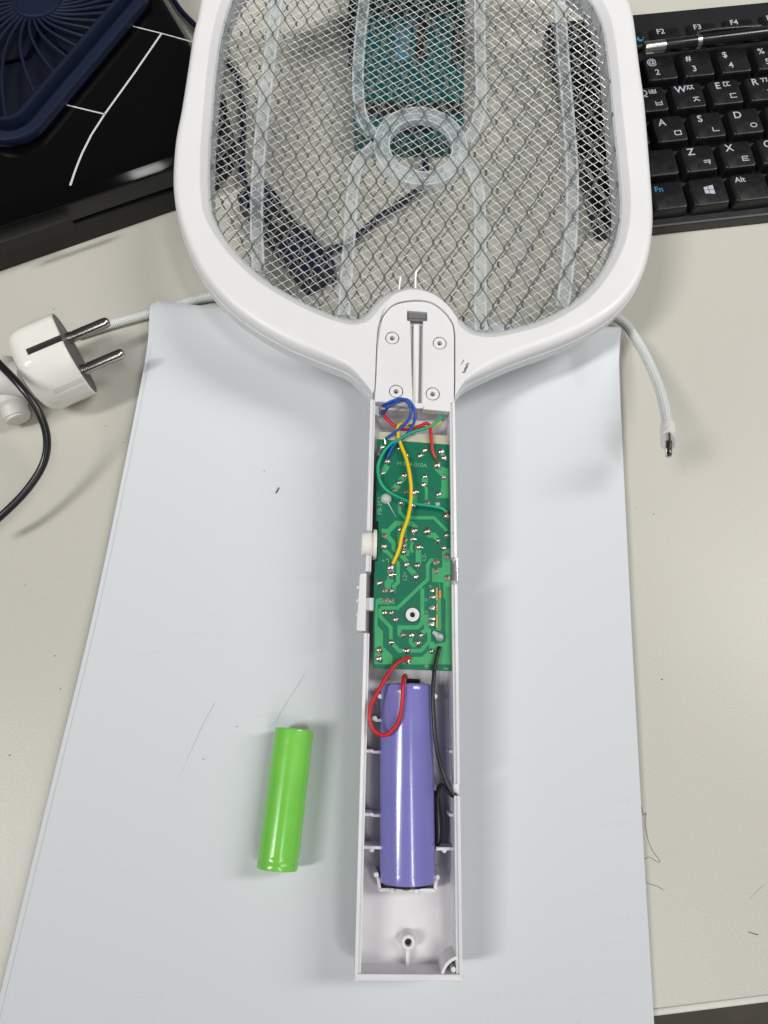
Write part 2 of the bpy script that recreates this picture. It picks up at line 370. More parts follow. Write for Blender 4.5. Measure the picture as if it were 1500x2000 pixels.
# ---------------------------------------------------------------- paper
TL, TR = at(312, 600, 4), at(1208, 613, 4)
def sheet(name, shift, dz, label, wide=0.0):
    nx, ny = 64, 80; L_ = [at(u, v, z) for u, v, z in ((312, 600, 5), (290, 720, 4), (255, 900, 4), (190, 1210, 4.2), (100, 1580, 4), (10, 1950, 3), (-36, 2140, 2.5))]
    Rg = [at(u, v, z) for u, v, z in ((1205, 650, 4), (1210, 735, 4), (1214, 830, 4), (1232, 1210, 3.6), (1252, 1580, 3), (1274, 1950, 2), (1285, 2140, 1.5))]
    def samp(T, t):
        S = spline(T, 20); f = t * (len(S) - 1); i = min(int(f), len(S) - 2); return S[i].lerp(S[i + 1], f - i)
    mb_ = MB(); g = []
    SL = [samp(L_, j / ny) for j in range(ny + 1)]; SR = [samp(Rg, j / ny) for j in range(ny + 1)]
    for j in range(ny + 1):
        t = j / ny; row = []
        for i in range(nx + 1):
            s_ = i / nx; p = SL[j].lerp(SR[j], s_); e = abs(2 * s_ - 1)
            z = dz + 0.9 + (p.z - 1.1) * e ** 3
            z += 5.2 * math.exp(-((t - .025) / .06) ** 2)          # lies over the cable at its top edge
            z += 1.6 * math.exp(-((s_ - .955) / .03) ** 2 - ((t - .15) / .09) ** 2) - .9 * math.exp(-((s_ - .90) / .03) ** 2 - ((t - .13) / .10) ** 2)
            z += .3 * math.sin(5 * t + 3 * s_) * e + .16 * math.sin(9 * t - 4 * s_ + 1) * (1 - math.exp(-((s_ - .5) / .1) ** 2))
            row.append((p.x + shift[0] + wide * (s_ - .5), p.y + shift[1], max(z, dz + .35)))
        g.append(row)
    n = nx + 1
    vs_ = [p for r_ in g for p in r_]; fs = [(j * n + i, (j + 1) * n + i, (j + 1) * n + i + 1, j * n + i + 1) for j in range(ny) for i in range(nx)]
    N = len(vs_); vs_ += [(p[0], p[1], p[2] - .11) for p in vs_]; fs += [tuple(N + k for k in f[::-1]) for f in fs]
    rim = [j * n for j in range(ny + 1)] + [ny * n + i for i in range(1, n)] + [j * n + nx for j in range(ny - 1, -1, -1)] + [i for i in range(nx - 1, 0, -1)]
    for k in range(len(rim)): a, b = rim[k], rim[(k + 1) % len(rim)]; fs.append((a, b, b + N, a + N))
    o = mb_.add(vs_, fs).build(name, 'paper', smooth=True, sharp=60); return tag(o, label, 'paper')
sheet('paper_sheet', (0, 0), .45, 'white office sheet lying on top under the opened racket and both batteries')
sheet('paper_sheet', (-2.2, -.8), .0, 'lower white sheet showing only as a thin rim along the left edge')

# ================================================================ the racket
RF = Frame(Vector((at(797, 1917, 20.3).x, at(797, 1917, 20.3).y, 20.3)), R(-1.15), R(4.1), R(2.8))
racket = empty('bug_zapper_racket', RF.matrix())
tag(racket, 'white electric bug zapper racket with metal mesh head and opened handle', 'racket')
def rp(u, v, h=0.0): return RF.at(u, v, h)
OI = [(727,772,707,624),(687,735,687,627),(640,713,655,619),(573,686,610,601),(507,650,560,575),(450,608,510,543),(405,558,463,499),(375,505,428,452),(355,450,411,415),(344,400,406,378),(342,350,405,335),(347,285,407,275),(358,227,411,225),(370,150,417,150),(380,83,425,90),(388,50,432,55),(397,0,445,10),(412,-45,462,-25),(450,-90,495,-55),(520,-118,550,-75),(650,-132,660,-85),(810,-136,810,-88),(960,-130,950,-82),(1080,-110,1060,-62),(1160,-65,1115,-38),(1203,-8,1155,-2),(1223,20,1174,32),(1233,57,1184,65),(1243,140,1194,140),(1253,213,1200,213),(1261,310,1210,310),(1267,390,1216,385),(1269,445,1214,435),(1263,500,1203,482),(1245,557,1181,526),(1210,607,1148,570),(1160,645,1108,601),(1095,677,1057,627),(1010,708,1002,643),(950,734,958,651),(905,758,930,648),(889,772,918,643)]
NO = [(889,773,916,642),(889.5,740,910,637),(889.5,690,905,632),(888.6,644,899,625),(881,623,890,615),(865,604,876,598),(842,589,850,576),(812,585,812,563),(777,590,782,566),(756,604,760,574),(741,629,745,585),(736,658,735,595),(734,700,726,606),(733,730,719,614),(731,761,712,621)]
def loft():
    ao = [rp(a, b, -6) for a, b, _, _ in OI]; ao[0] = Vector((*rp(728.5, 768, 0)[:2], -6)); ao[-1] = Vector((*rp(890.5, 772, 0)[:2], -6)); A_o = spline(ao, 3); A_i = spline([rp(c, d, -2) for _, _, c, d in OI], 3)
    B_o = spline([rp(a, b, 0) for a, b, _, _ in NO], 3); B_i = spline([rp(c, d, -2) for _, _, c, d in NO], 3)
    return A_o, A_i, B_o, B_i
A_o, A_i, B_o, B_i = loft()
def norms(q, sgn):
    out = []
    for i in range(len(q)):
        t = (q[min(i + 1, len(q) - 1)] - q[max(i - 1, 0)]); n_ = Vector((t.y, -t.x)) * sgn; out.append(n_.normalized() if n_.length > 1e-9 else Vector((1, 0)))
    return out
An = norms(A_o, -1); Bn = norms(B_o, -1)
cen = Vector((0, 300))
if (Vector(A_o[30][:2]) - cen).dot(An[30]) < 0: An = [-n_ for n_ in An]; Bn = [-n_ for n_ in Bn]
INN = [Vector(p[:2]) for p in A_i + B_i]                               # opening, closed loop
In_ = []
for i in range(len(INN)):
    t = INN[(i + 1) % len(INN)] - INN[i - 1]; n_ = Vector((t.y, -t.x)); In_.append(n_.normalized() if n_.length > 1e-9 else Vector((1, 0)))
ar = sum(INN[i].x * INN[(i + 1) % len(INN)].y - INN[(i + 1) % len(INN)].x * INN[i].y for i in range(len(INN)))
if ar < 0: In_ = [-n_ for n_ in In_]                                    # outward from the opening
def bezel(name, m, upper):
    mb_ = MB(); rings = []
    for k, (O, n_) in enumerate(list(zip(A_o, An)) + list(zip(B_o, Bn))):
        notch = k >= len(A_o); r_ = .35 if notch else 3.6
        if not notch:                                                   # sharpen towards the handle joint
            ends = min(k, len(A_o) - 1 - k); r_ = min(3.4, .35 + ends * .45)
        O2 = Vector(O[:2]); I2 = INN[k]; iN = In_[k]
        dI = (I2 - O2).normalized(); wn = 0.0 if notch else min(1.0, max(0.0, (ends - 2) / 7)); n_ = -(dI.lerp(-n_, wn)).normalized()
        ch = min(3.0, (O2 - I2).length * .3); row = []
        if upper:
            row.append((*O2, -6.0))
            for j in range(6):
                a = math.pi / 2 * j / 5; q = O2 - n_ * r_ * (1 - math.cos(a)); row.append((*q, -r_ * (1 - math.sin(a)) * (1.15 if not notch else 1)))
            q = O2 - n_ * (r_ + (.5 if not notch else .1)); row.append((*q, 0)); q = I2 + iN * (ch + .4); row.append((*q, 0)); q = I2 + iN * ch; row.append((*q, -.03)); q = I2 + iN * ch * .85; row.append((*q, -.16)); row.append((*(I2 + iN * .3), -2.3)); row.append((*I2, -2.6)); row.append((*(I2 + iN * .1), -6.0))
        else:
            q = O2 + n_ * (.38 if not notch else -.3)
            row.append((*(q - n_ * .5), -6.02)); row.append((*(q - n_ * .08), -6.06)); row.append((*q, -6.2))
            for j in range(5):
                a = math.pi / 2 * j / 4; rr = 1.6 if not notch else .3; z_ = q - n_ * rr * (1 - math.cos(a)); row.append((*z_, -13.0 + rr * (1 - math.sin(a))))
            row.append((*(I2 + iN * .6), -13.0)); row.append((*(I2 + iN * .6), -6.2))
        rings.append(row)
    m_n = len(rings[0]); N = len(rings)
    for r_ in rings: mb_.v += r_
    for i in range(N):
        for j in range(m_n):
            a = i * m_n + j; b = ((i + 1) % N) * m_n + j; a2 = i * m_n + (j + 1) % m_n; b2 = ((i + 1) % N) * m_n + (j + 1) % m_n
            mb_.f.append((a, b, b2, a2))
    return mb_.build(name, m, racket, sharp=40)
fb = bezel('front_bezel', 'white', True); rb = bezel('rear_bezel', 'white2', False)
# grey frosted lining of the opening
mb = MB(); n = len(INN)
prof = [(-.15, -2.7), (-.9, -2.9), (-1.5, -11.8), (.4, -11.9), (.4, -2.7)]
for i in range(n):
    for o_, z_ in prof: q = INN[i] + In_[i] * o_; mb.v.append((q.x, q.y, z_))
for i in range(n):
    for j in range(5): mb.f.append((i * 5 + j, ((i + 1) % n) * 5 + j, ((i + 1) % n) * 5 + (j + 1) % 5, i * 5 + (j + 1) % 5))
mb.build('inner_frame', 'innergrey', racket)

# --- the three metal meshes
def inside(p, poly):
    c = False; j = len(poly) - 1
    for i in range(len(poly)):
        a, b = poly[i], poly[j]
        if (a.y > p[1]) != (b.y > p[1]) and p[0] < (b.x - a.x) * (p[1] - a.y) / (b.y - a.y) + a.x: c = not c
        j = i
    return c
CLIP = [INN[i] + In_[i] * .4 for i in range(len(INN))]
xs = [p.x for p in CLIP]; ys = [p.y for p in CLIP]
def expanded(name, m, J, a, b, h, wd, ht, along_b, flat, jig):
    """expanded-metal diamonds: a = repeat across, b = half step to the next row"""
    a = Vector(a[:2]); b2 = Vector(b[:2]) * 2 - a                       # long axis across the rows
    mb_ = MB(); la, lb = a.length, b2.length
    M2 = Matrix(((a.x, b2.x), (a.y, b2.y))); inv = M2.inverted()
    cs = [inv @ (Vector((x, y)) - Vector(J[:2])) for x in (min(xs), max(xs)) for y in (min(ys), max(ys))]
    s0, s1 = min(c.x for c in cs), max(c.x for c in cs); t0, t1 = min(c.y for c in cs), max(c.y for c in cs)
    if not along_b: s0, s1, t0, t1 = t0, t1, s0, s1
    for s_ in range(int(s0 * 2) - 2, int(s1 * 2) + 2):
        prev = None
        for j in range(int(t0 * 2) - 2, int(t1 * 2) + 2):
            left = (s_ + j) % 2 == 0; x = (s_ if left else s_ + 1) / 2; dx = (1 if left else -1)
            for y in (j / 2 - flat, j / 2 + flat):
                if along_b: g = M2 @ Vector((x, y)); off = a.normalized() * dx * wd * .36
                else: g = M2 @ Vector((y, x)); off = b2.normalized() * dx * wd * .36
                g = g + Vector(J[:2]) + off + Vector((random.uniform(-jig, jig), random.uniform(-jig, jig)))
                q = (g.x, g.y, h + random.uniform(-.12, .12))
                if prev is not None:
                    mid = ((prev[0] + q[0]) / 2, (prev[1] + q[1]) / 2)
                    if min(xs) < mid[0] < max(xs) and min(ys) < mid[1] < max(ys) and inside(mid, CLIP): mb_.beam(prev, q, wd, ht)
                prev = q
    o = mb_.build(name, m, racket, smooth=False, recalc=False); tag(o, kind='stuff'); return o
J = rp(824, 434.4, -3); a_ = rp(870, 438.4, -3) - J; b_ = rp(846.4, 473.6, -3) - J
expanded('coarse_mesh', 'mesh_dark', J, a_, b_, -3.0, .58, .64, True, .055, .06)
tag(bpy.data.objects['coarse_mesh'], 'front guard mesh of large diamonds')
Jb = J + Vector((4.1, 7.2, 0))
expanded('coarse_mesh', 'mesh_dark', Jb, a_, b_, -11.2, .58, .62, True, .055, .06)
Jf = rp(1026, 532.8, -7); p_ = rp(1039.2, 526, -7) - Jf; q_ = rp(1038.4, 543.4, -7) - Jf
fa = (p_ + q_); fb_ = q_
expanded('fine_mesh', 'mesh_bright', Jf, fa, fb_, -7.2, .28, .32, False, .05, .03)

# --- frosted ribs and ring between the meshes
def rib(pts, wd, h, ht=2.6):
    P_ = spline([rp(u, v, h) for u, v in pts], 5); mb_ = MB(); mb_.ribbon(P_, wd, h - ht, h); o_ = mb_.build('support_rib', 'clear', racket)
    for sg in (-1, 1):
        Q = []
        for i in range(len(P_)):
            t = (P_[min(i + 1, len(P_) - 1)] - P_[max(i - 1, 0)]).normalized(); Q.append(P_[i] + Vector((-t.y, t.x, 0)) * sg * wd * .40)
        MB().ribbon(Q, wd * .16, h - .02, h + .2).build('rib_edge', 'clear_edge', o_)
    return o_
rib([(548,-90),(541,0),(527,110),(511,250),(503,350),(501,450),(505,530)], 5.6, -4.2)
rib([(540,-80),(535,30)], 4.0, -8.2)
rib([(1075,-60),(1092,0),(1101,120),(1112,250),(1118,350),(1115,460),(1104,560),(1098,600)], 5.8, -4.2)
rib([(714,-90),(711,0),(703,80),(699,160),(706,225),(728,262)], 5.4, -4.2)
rib([(733,282),(700,320),(688,380),(682,470),(675,560),(672,615)], 5.2, -4.2)
rib([(938,-90),(937,0),(938,110),(940,190),(930,245),(912,275)], 5.4, -4.2)
rib([(905,300),(928,345),(937,400),(938,500),(938,600),(940,645)], 5.4, -4.2)
rcen = rp(822, 284, -4.2); ro = (rp(914, 284, -4.2) - rp(730, 284, -4.2)).length / 2; ri = ro * .66
mb = MB(); mb.plate(circle(rcen, ro, 48), -7.2, -4.2, [circle(rcen, ri, 48)], bevel=.4)
ring_o = mb.build('support_ring', 'clear', racket)
for k0, k1 in ((1.0, .97), (.84, .82), (.69, .66)):
    MB().plate(circle(rcen, ro * k0, 48), -4.19, -4.0, [circle(rcen, ro * k1, 48)], bevel=.05).build('ring_edge', 'clear_edge', ring_o)
# lead wires that come out of the neck into the head
for p in ([(779,575,-9),(781,553,-7.5),(783,541,-6.6)], [(811,572,-9),(811,545,-7.5),(813,530,-6.8),(822,522,-6.6)]):
    MB().tube(spline([rp(u, v, h + 1.6) for u, v, h in p], 5), .42, 8).build('lead_wire', 'mesh_bright', racket)

# --- neck cover with its four screw posts
nb_ = [Vector(p[:2]) for p in B_o][::-1]; yl = rp(741, 787, -1).y; yr = rp(884, 797, -1).y
pan2 = inset([(nb_[0].x, yl)] + nb_[1:-1] + [(nb_[-1].x, yr), (rp(878, 806, -1).x, rp(878, 806, -1).y), (rp(826, 801, -1).x, rp(826, 801, -1).y), (rp(822, 792, -1).x, rp(822, 791, -1).y)], .32)
scr = [(766, 661), (858.5, 671), (773.5, 765), (845, 770)]
holes = [circle(rp(u, v, -1.3), 2.75, 22) for u, v in scr]
slot = [rp(u, v, -1.3) for u, v in ((795,608),(834,611),(834,628),(826,628),(824,797),(806,797),(801,628),(795,627))]
MB().plate(pan2, -4.5, -.8, holes + [[p[:2] for p in slot]], bevel=.3).build('neck_cover', 'white', racket)
bl = [rp(u, v, -4.7) for u, v in ((741,796),(741,700),(742,660),(746,634),(760,609),(779,594),(812,588.5),(841,593),(862,608),(877,627),(884,648),(885,692),(884,772),(882,800),(878,806),(826,804),(745,800))]
MB().plate([p[:2] for p in bl], -11.5, -4.55, bevel=.2).build('neck_block', 'white2', racket)
for u, v in scr:
    c = rp(u, v, -1.3); mb = MB(); mb.plate(circle(c, 2.45, 22), -4.5, -.95, [circle(c, .95, 14)], bevel=.25)
    o = mb.build('screw_post', 'white', racket); MB().plate(circle(c, .93, 12), -4.5, -3.2).build('screw', 'solder_dull', o)
# latch at the head of the slot, rail inside it
c = rp(814.5, 619, -2.2); mb = MB().box((c.x, c.y, -3.0), (8.0, 3.7, 1.6), 0, .3); mb.box((c.x, c.y - .4, -2.9), (10.6, .9, .9))
mb.tube([(c.x - 3.6, c.y - .2, -2.15), (c.x + 3.6, c.y - .2, -2.15)], .75, 10); mb.build('latch', 'latch', racket)
r0, r1 = rp(813, 790, -2.5), rp(814, 632, -2.5); mid = (r0 + r1) / 2
MB().box((mid.x - .2, mid.y, -3.55), (2.5, (r1 - r0).length, 1.6), R(-.4), .5).build('rail', 'white', racket)
# scuff on the front bezel
c = rp(907, 715, 0); mb = MB()
for dx, dy, l_, wd, rot in ((.6, -.9, 4.0, 1.1, 62), (-.7, 1.7, 3.6, .4, 66), (1.2, .9, 1.7, .7, 40), (-.2, -2.6, 1.8, .6, 20)):
    q = []
    for k in range(14):
        a = 2 * math.pi * k / 14; rr = random.uniform(.7, 1.15); x = l_ / 2 * rr * math.cos(a); y = wd / 2 * rr * math.sin(a); q.append((c.x + dx + x * math.cos(R(rot)) - y * math.sin(R(rot)), c.y + dy + x * math.sin(R(rot)) + y * math.cos(R(rot))))
    mb.plate(q, .005, .03)
mb.build('scuff_mark', 'dirt', fb)

# --- handle shell: a long open tray
def lerp(a, b, t): return a + (b - a) * t
yb = rp(797, 1917, 0).y; yt = rp(806, 783, 0).y
def edgeL(t): return lerp(rp(692.5, 1917, 0).x, rp(723.5, 783, 0).x, t)
def edgeR(t): return lerp(rp(904, 1917, 0).x, rp(888.5, 783, 0).x, t)
DEP, WT = 18.0, 1.9
def section(t, ends=False):
    l_, r_ = edgeL(t), edgeR(t); z = -DEP
    s_ = [(l_ + 1.0, 0), (l_, -.25)]
    for k in range(6): a = math.pi / 2 * k / 5; s_.append((l_ + 4.5 * (1 - math.cos(a)), z + 4.5 * (1 - math.sin(a))))
    for k in range(6): a = math.pi / 2 * (1 - k / 5); s_.append((r_ - 4.5 * (1 - math.cos(a)), z + 4.5 * (1 - math.sin(a))))
    s_ += [(r_, -.25), (r_ - 1.0, 0), (r_ - 1.05, -.75), (r_ - WT, -.8)]
    for k in range(6): a = math.pi / 2 * k / 5; s_.append((r_ - WT - 3.4 * (1 - math.cos(a)), z + 1.9 + 3.4 * (1 - math.sin(a))))
    for k in range(6): a = math.pi / 2 * (1 - k / 5); s_.append((l_ + WT + 3.4 * (1 - math.cos(a)), z + 1.9 + 3.4 * (1 - math.sin(a))))
    s_ += [(l_ + WT, -.8), (l_ + 1.05, -.75)]
    return s_
def yt_of(v): return (rp(800, v, 0).y - yb) / (yt - yb)
cuts = [0.0, yt_of(1239), yt_of(1118), yt_of(1088), yt_of(1036), 1.0]
mb = MB()
def run(t0, t1, low_left, low_right=False, lowz=-9.0):
    base = len(mb.v); n_ = 0; st = [t0 + (t1 - t0) * k / 6 for k in range(7)]
    for t in st:
        s_ = section(t); l_ = edgeL(t); r_ = edgeR(t)
        s_ = [(x, min(z, -10.5) if (low_left and x < l_ + WT + .01 and z > -10.5) else (min(z, lowz) if (low_right and x > r_ - WT - .01 and z > lowz) else z)) for x, z in s_]; n_ = len(s_)
        y = lerp(yb, yt, t); mb.v += [(x, y, z) for x, z in s_]
    for i in range(6):
        for j in range(n_): mb.f.append((base + i * n_ + j, base + (i + 1) * n_ + j, base + (i + 1) * n_ + (j + 1) % n_, base + i * n_ + (j + 1) % n_))
    for off in (0, 6 * n_):                                             # close the wall ends
        idx = [base + off + j for j in range(n_)]; h_ = n_ // 2
        for j in range(h_ - 1): mb.f.append((idx[j], idx[j + 1], idx[n_ - 2 - j], idx[n_ - 1 - j]) if n_ - 2 - j > j + 1 else (idx[j], idx[j + 1], idx[n_ - 1 - j]))
u0, u1, n0, n1 = yt_of(1139), yt_of(1087), yt_of(1553), yt_of(1530)
marks = sorted(set([0.0, n0, n1, yt_of(1239), u0, yt_of(1118), u1, yt_of(1086.5), yt_of(1038), 1.0]))
for t0, t1 in zip(marks, marks[1:]):
    m_ = (t0 + t1) / 2; sw = yt_of(1239) < m_ < yt_of(1118) or yt_of(1086.5) < m_ < yt_of(1038); us = u0 < m_ < u1 or n0 < m_ < n1
    run(t0 + (.0001 if t0 else 0), t1, sw, us, -9.0 if u0 < m_ < u1 else -2.6)
l_, r_ = edgeL(0), edgeR(0)
mb.plate(rounded([(l_ + .02, yb - .02), (r_ - .02, yb - .02), (r_ - .02, yb + 2.0), (l_ + .02, yb + 2.0)], [1.2, 1.2, .1, .1], 4), -DEP + .9, -.05, bevel=.35)
mb.add([(l_ + 1.5, yb + 1.9, -10.2), (r_ - 1.5, yb + 1.9, -10.2), (r_ - 1.5, yb + 3.4, -11.0), (l_ + 1.5, yb + 3.4, -11.0), (r_ - 1.5, yb + 17, -11.4), (l_ + 1.5, yb + 17, -11.4), (r_ - 1.4, yb + 24, -13.0), (l_ + 1.4, yb + 24, -13.0), (r_ - 1.4, yb + 31, -16.3), (l_ + 1.4, yb + 31, -16.3)], [(0, 1, 2, 3), (3, 2, 4, 5), (5, 4, 6, 7), (7, 6, 8, 9)])
shell = mb.build('handle_shell', 'shell', racket, sharp=42)
# ribs, pins and posts moulded into the shell
FL = -DEP + 1.9
def inrib(u0, v0, u1, v1, top, wd=.9):
    a = rp(u0, v0, top); b = rp(u1, v1, top); MB().ribbon([a, b], wd, FL - .5, top).build('rib', 'shell', shell)
for v in (1467, 1591):
    inrib(715 if v < 1500 else 711, v, 729, v, -4); inrib(727, v + 2, 752, v + 2, -7); inrib(878, v + 1, 889, v + 1, -4)
inrib(733, 1407, 752, 1407, -6); inrib(710, 1655, 748, 1656, -5); inrib(852, 1658, 887, 1658, -5)
inrib(738, 1714, 742, 1737, -6, 1.0); inrib(741, 1738, 850, 1739, -6, 1.0); inrib(850, 1738, 852, 1714, -6, 1.0)
for u, v in ((732,1403),(743,1360),(850,1360),(726,1660),(868,1661),(735,1709),(854,1714),(766,1740),(813,1740.5)):
    c = rp(u, v, -5.2); MB().plate(circle(c, .85, 12), FL - .5, -5.2, bevel=.2).build('pin', 'shell', shell)
MB().plate(circle((edgeR(0) - 2.7, yb + 2.9), .85, 12), FL - .5, -1.2, bevel=.2).build('pin', 'shell', shell)
c = rp(797.5, 1841, -6.4); mb = MB(); mb.lathe([(-11.8, 3.4), (-11.0, 2.8), (-9.5, 2.6), (-6.8, 2.4), (-6.4, 2.15), (-6.4, 1.2), (-10, 1.0)], (c.x, c.y, 0), n=28); o = mb.build('screw_post', 'shell', shell)
MB().plate(circle(c, 1.15, 16), -11.5, -8.2).build('screw_hole', 'hole', o)
a = rp(797, 1857, -8.5); MB().ribbon([(c.x - .1, c.y - 2.0), (c.x - .1, yb + 1.9)], 1.0, FL - .5, -7.6).build('rib', 'shell', shell)
c = (edgeR(0) - .3, yb + .4); arc = [(c[0] + 6.2 * math.cos(R(k)), c[1] + 6.2 * math.sin(R(k))) for k in range(98, 175, 6)]
MB().ribbon(arc, .9, FL - .5, -.6).build('corner_wall', 'shell', shell)

# --- circuit board
HB = -3.4
def pb(u, v): return rp(u, v, HB)
def fa_(x, y): return pb(700 + x / 6.818, 830 + y / 6.818)
def fb2(x, y): return pb(690 + x / 6.818, 1070 + y / 6.818)
def fe(x, y): return pb(700 + x / 7.5, 980 + y / 7.5)
out = [pb(*q)[:2] for q in ((736.5,857),(734,1017),(739,1018),(739.5,1030),(737,1095),(731.5,1096),(728,1305),(884,1310.5),(877,868))]
bossc = fb2(787, 893); hole_c = fa_(1060, 1045)
board = MB().plate(out, HB - 1.6, HB, [circle(bossc, 2.75, 20), circle(hole_c, 1.05, 14)], bevel=.06).build('circuit_board', 'pcb', racket)
MB().plate([pb(*q)[:2] for q in ((736.6,843),(736.5,857.4),(877,868.4),(877.5,851))], HB - 1.6, HB + .02).build('bare_edge', 'bare', board)
MB().plate(circle(hole_c, 1.0, 14), HB - 3, HB - 1.3).build('backing', 'white', board)
mb = MB().plate(circle(bossc, 2.5, 24), FL, HB + 1.0, [circle(bossc, .95, 14)], bevel=.3); mb.build('screw_post', 'white', board)
MB().plate(circle(bossc, .94, 12), FL, HB - 1.2).build('screw_hole', 'hole', board)
zt0, zt1 = HB - .2, HB + .045
def tr(fn, pts, wd, sc_): MB().ribbon([fn(*p) for p in pts], wd / sc_ / 5.25, zt0, zt1 + random.uniform(0, .012)).build('trace', 'trace', board)
for pts, wd in (([(605,50),(605,150),(680,235),(1105,235),(1300,430)], 48), ([(375,515),(375,430),(440,430),(555,315),(780,315),(828,370),(828,450)], 72), ([(440,430),(420,500),(520,610),(520,690),(700,860),(710,940)], 66), ([(380,610),(380,715),(420,735),(580,900),(580,1180),(520,1230),(520,1335)], 55), ([(465,930),(465,1160),(430,1190),(430,1290)], 90), ([(640,400),(640,640)], 140), ([(665,650),(670,750),(750,750)], 90), ([(880,670),(880,950)], 80), ([(700,930),(850,1090)], 72), ([(1000,430),(1040,490),(1110,490),(1175,580)], 76), ([(790,570),(772,690),(795,745)], 40)): tr(fe, pts, wd, 7.5)
for pts, wd in (([(1130,165),(1030,165),(990,230),(990,420),(590,800),(380,800),(355,830),(355,910),(500,1060),(500,1250),(610,1370),(900,1370),(1010,1250),(1010,1080)], 46), ([(920,540),(920,1000),(850,1060),(615,1060),(615,1150),(660,1190)], 52), ([(975,890),(975,1090),(890,1160)], 60), ([(765,1160),(765,1260),(805,1300),(865,1285)], 46), ([(1045,1250),(1045,1390)], 62), ([(1138,640),(1138,1100)], 56), ([(1150,470),(1150,560)], 10)): tr(fb2, pts, wd, 6.818)
for pts, wd in (([(385,540),(315,650)], 80), ([(625,670),(470,870)], 84), ([(890,690),(878,800)], 84), ([(870,800),(905,850),(905,1020)], 40), ([(748,890),(755,1060)], 72), ([(1100,350),(1145,440)], 60)): tr(fa_, pts, wd, 6.818)
for fn, poly in ((fa_, [(1010,585),(1110,555),(1198,585),(1200,975),(1045,975),(1032,930),(1095,880),(1106,830),(1106,690)]), (fb2, [(285,1000),(300,690),(345,668),(545,668),(552,752),(325,752),(325,1040),(395,1115),(395,1310),(522,1440),(522,1552),(280,1550)]), (fb2, [(1185,10),(1288,10),(1296,700),(1305,1552),(648,1552),(648,1452),(915,1452),(1085,1285),(1228,1258),(1228,690),(1198,660),(1198,462),(1050,455),(1050,275),(1185,262)])):
    MB().plate([fn(*p)[:2] for p in poly], zt0, zt1 + .02).build('trace', 'trace', board)
# solder joints
def joint(c, r_, dull=False, tail=None, square=False):
    r_ *= 1.3
    hgt = r_ * random.uniform(.55, .9) if not dull else r_ * .35
    prof = [(0, r_), (hgt * .18, r_ * .97), (hgt * .5, r_ * .8), (hgt * .8, r_ * .5), (hgt, r_ * .2), (hgt * 1.02, 0)]
    mb_ = MB(); mb_.lathe(prof, (c.x, c.y, HB + .02), n=14)
    vs_ = []
    for p in mb_.v:
        x, y = p[0] - c.x, p[1] - c.y
        if square: m_ = max(abs(x), abs(y), 1e-6); L = math.hypot(x, y); x, y = x / m_ * L * .9, y / m_ * L * .9
        a = math.atan2(y, x); k = 1 + .1 * math.sin(3 * a + c.x * 7) ; vs_.append((c.x + x * k, c.y + y * k, p[2]))
    mb_.v = vs_
    if tail:
        a = tail; z = HB + hgt * .8
        mb_.tube([(c.x, c.y, z), (c.x + math.cos(a) * r_ * 1.0, c.y + math.sin(a) * r_ * 1.0, z - .1), (c.x + math.cos(a) * r_ * 1.55, c.y + math.sin(a) * r_ * 1.55, HB + .25)], [.22, .14, .06], 6)
    else: mb_.tube([(c.x, c.y, HB + hgt * .6), (c.x + .1, c.y + .1, HB + hgt + .45)], [.34, .22], 7)
    mb_.build('solder_joint', 'solder_dull' if dull else 'solder', board)
S_A = [(325,300,1.15),(290,375,.95,1),(390,490,1.15),(315,650,.8,0,.1),(550,315,.8,0,.1),(640,405,.85),(885,335,.9,0,3.1),(820,412,.95,0,0.05),(1105,352,1.1),(1145,437,.95,0,3.1),(1140,697,.9),(890,688,.85),(870,795,.9,0,3.0),(1070,920,.9,0,3.0),(615,672,.95,0,3.0),(545,772,1.0,0,0.1),(475,865,.8,1),(745,900,1.0,0,0.05),(635,885,.75,1),(575,1042,1.15),(740,1062,.9),(915,1037,.95,1)]
for q in S_A: joint(fa_(q[0], q[1]), q[2], len(q) > 3 and q[3] == 1, q[4] if len(q) > 4 else None)
joint(fa_(1052, 540), 1.35, square=True); joint(fa_(1165, 1215), 1.0)
S_E = [(620,405,1.1),(820,425,1.25),(1010,435,1.3),(380,500,.9,1),(378,655,1.0),(668,650,1.0),(665,740,1.0),(680,560,.85,1),(795,550,.9,0,-.1),(880,665,.95,0,-.2),(1165,570,.85,0,3.1),(1285,490,.85,0,1.4),(1255,680,.95,0,3.1),(1295,795,1.0,1),(708,920,1.0),(868,935,1.05),(1140,885,1.0,1),(1140,1015,.9,1),(1305,1115,1.0,1),(845,1100,1.05,0,3.0),(480,1075,1.15,0,.1),(310,1190,1.1),(388,1300,.85,1),(488,1305,.95),(385,1448,.85,1),(482,1450,.85,1)]
for q in S_E: joint(fe(q[0], q[1]), q[2], len(q) > 3 and q[3] == 1, q[4] if len(q) > 4 else None)
joint(fe(475, 965), 1.25, square=True)
S_B = [(418,862,.85),(510,862,.85),(565,955,.95),(663,1162,.95),(776,1162,.9),(902,1165,.9),(865,1270,1.05,0,3.0),(500,1260,.9,0,-.1),(715,1370,1.0,0,3.1),(345,1362,1.1,0,0),(345,1478,1.1,0,0),(728,1502,.95,0,-1.2),(1045,1378,.85)]
for q in S_B: joint(fb2(q[0], q[1]), q[2], len(q) > 3 and q[3] == 1, q[4] if len(q) > 4 else None)
for x, y, a, b in ((1045,568,.9,.7),(1048,655,1.3,.6),(1043,800,1.2,.9),(1042,940,1.4,.7),(1035,1012,1.2,.9)):
    c = fb2(x, y); MB().box((c.x, c.y, HB + .25), (a * 1.9, b * 1.6, .8), 0, .35).build('solder_joint', 'solder', board)
